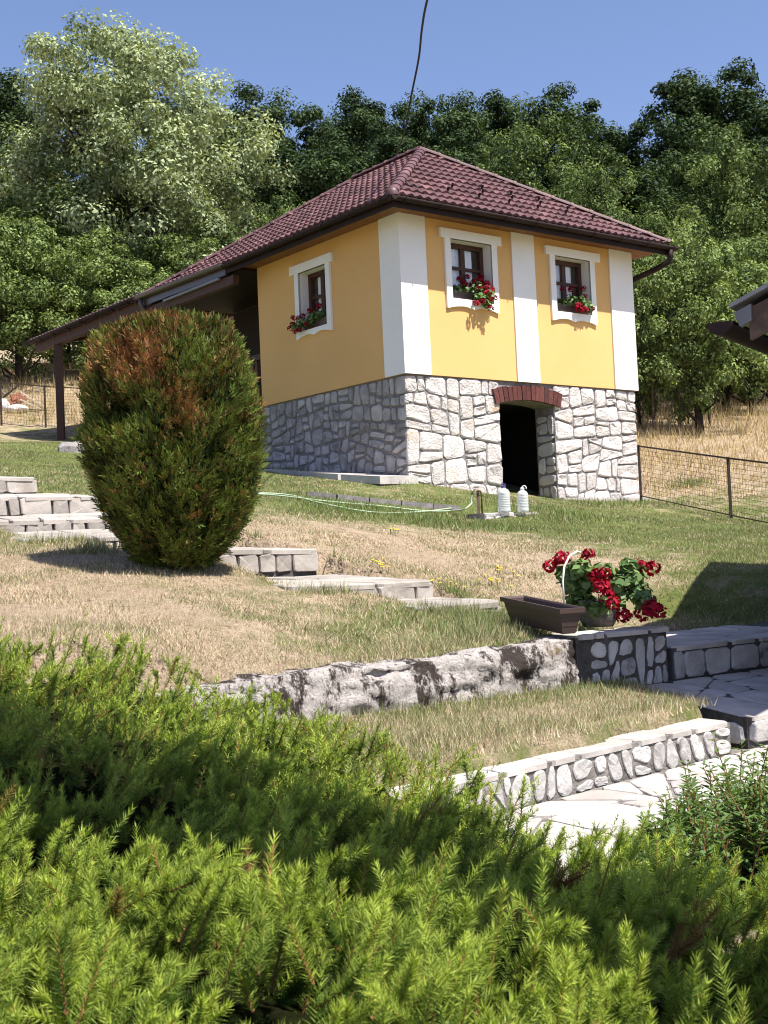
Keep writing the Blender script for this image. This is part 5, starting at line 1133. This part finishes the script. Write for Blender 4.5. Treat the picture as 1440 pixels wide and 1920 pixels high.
# tufts: longer grass along wall feet, step edges, wall tops and tap
tx, ty, tl, tt = [], [], [], []
def tufts(t0, t1, s0, s1, n, l, g):
    t = R.uniform(t0, t1, n); s = R.uniform(s0, s1, n); p = np.array([TS(a, b, 0) for a, b in zip(t, s)]); tx.extend(p[:, 0]); ty.extend(p[:, 1]); tl.extend(R.uniform(.5, 1.2, n)*l); tt.extend(np.clip(R.normal(g, .35, n), 0, 1))
tufts(-3, .45, .04, .30, 3200, .085, .7); tufts(-3.2, .45, .25, .75, 6500, .065, .5); tufts(-3.2, .4, .6, 1.0, 3600, .07, .25); tufts(-.6, .8, -.75, -.3, 2600, .11, .75); tufts(-1.3, .3, -.45, -.26, 1200, .07, .5); tufts(-.2, .5, -1.04, -.8, 900, .10, .9)
tufts(-4.5, -.3, -.4, -.12, 2600, .05, .3)
for (fs, z, ta, tb, dp, rh) in STEPS: tufts(ta, ta+.55, fs-.1, fs+.12, 500, .11, .7); tufts(tb+.02, tb+.25, fs-.15, fs+.15, 260, .12, .9)
def patch(px, py, d0, n, rad, l, g):
    p = hit(px, py, d0-4, d0+4); tx.extend(R.normal(p[0], rad, n)); ty.extend(R.normal(p[1], rad, n)); tl.extend(R.uniform(.5, 1.2, n)*l); tt.extend(np.clip(R.normal(g, .3, n), 0, 1))
for q in ((640,955,15.5,900,.35,.10,1),(700,960,15.5,900,.35,.10,1),(780,970,15.5,900,.35,.09,1),(860,985,15.6,900,.35,.09,1),(930,990,16,700,.3,.10,1),(1050,965,17.4,900,.4,.10,1),(1110,945,18.6,700,.4,.09,1),(820,905,19,500,.2,.12,1),(870,910,19.2,300,.2,.12,1),(740,905,18.4,400,.2,.1,.9),
    (110,1015,10.5,500,.14,.14,.8),(180,1035,10,400,.12,.14,.6),(600,880,20.5,600,.4,.12,1),(560,885,20.5,500,.4,.12,1),(1240,945,21,500,.4,.1,1),(1180,945,20.5,500,.4,.1,1),(1290,910,23,500,.25,.15,1)): patch(*q)
tx, ty, tl, tt = map(np.array, (tx, ty, tl, tt)); V, F, T = blades(tx, ty, tl, R.uniform(.004, .008, len(tx))*np.clip(ty/9, .8, 2), tt, R, .45)
o = soup('grass_tufts', V, F, MAT['grass'], None, {'tint': ('FACE', T), 'dry': ('FACE', (R.uniform(size=len(T)) < .2)*R.uniform(.2, .8, len(T)))}, 'stuff'); props(o, 'longer grass tufts along walls, steps and house foot', 'grass')
n = 90000; y = R.uniform(18.5, 46, n); x = R.uniform(-1, 1, n)*(.36*y+1)
hx = (x-HC[0])*du[0]+(y-HC[1])*du[1]; hy = (x-HC[0])*dv[0]+(y-HC[1])*dv[1]
right = (hx > HU+.2) & ((x-at(1202,934,22)[0])*(at(1371,971,19.2)[1]-at(1202,934,22)[1])-(y-22)*(at(1371,971,19.2)[0]-at(1202,934,22)[0]) < 0) & (x > 3)
left = (y > 31.2) & (x < -3)
ok = right | left | ((hy > 14) & (y > 33)); x, y = x[ok], y[ok]
pt = .5+.5*np.sin(x*1.1+1.5*np.sin(y*.8))*np.sin(y*1.3); L = R.uniform(.12, .42, len(x))*(.45+.9*pt)*np.clip((y-19)/8, .35, 1.2); W = R.uniform(.010, .02, len(x))
V, F, T = blades(x, y, L, W, np.clip(R.normal(.12, .16, len(x)), 0, 1), R, .35)
o = soup('meadow_grass', V, F, MAT['straw'], None, {'tint': ('FACE', T)}, 'stuff'); props(o, 'tall straw coloured meadow grass behind the fences', 'grass')
# yellow flowers in the lawn
YF = [(740,1003,12.8,'in the middle of the dry lawn'),(945,1075,11.6,'above the planter trough'),(715,1068,11,'just above the second step'),(925,1098,10.8,'right of the yellow flowers above the trough'),(835,1105,10.3,'at the right end of the step')]
for i, (px, py, d, w) in enumerate(YF):
    p = hit(px, py, d-3, d+4); t = thing('yellow_flowers', 'small patch of yellow flowers '+w, 'flowers', tuple(p), 0, 'yellow flower patches in the lawn'); mb = MB(); st = MB()
    for k in range(9):
        x, y = p[0]+R.normal(0, .07), p[1]+R.normal(0, .12); h = R.uniform(.03, .07); z = gz(x, y); st.tube([(x, y, z-.01), (x, y, z+h)], .0025, 3, cap=False)
        mb.lathe([(.001, h+.006), (.013, h+.004), (.015, h), (.001, h-.004)], (x, y, z), 6)
    mb.build('petals', MAT['dandelion'], t, fix=False, kind='stuff'); st.build('stems', MAT['herb'], t, fix=False, kind='stuff')
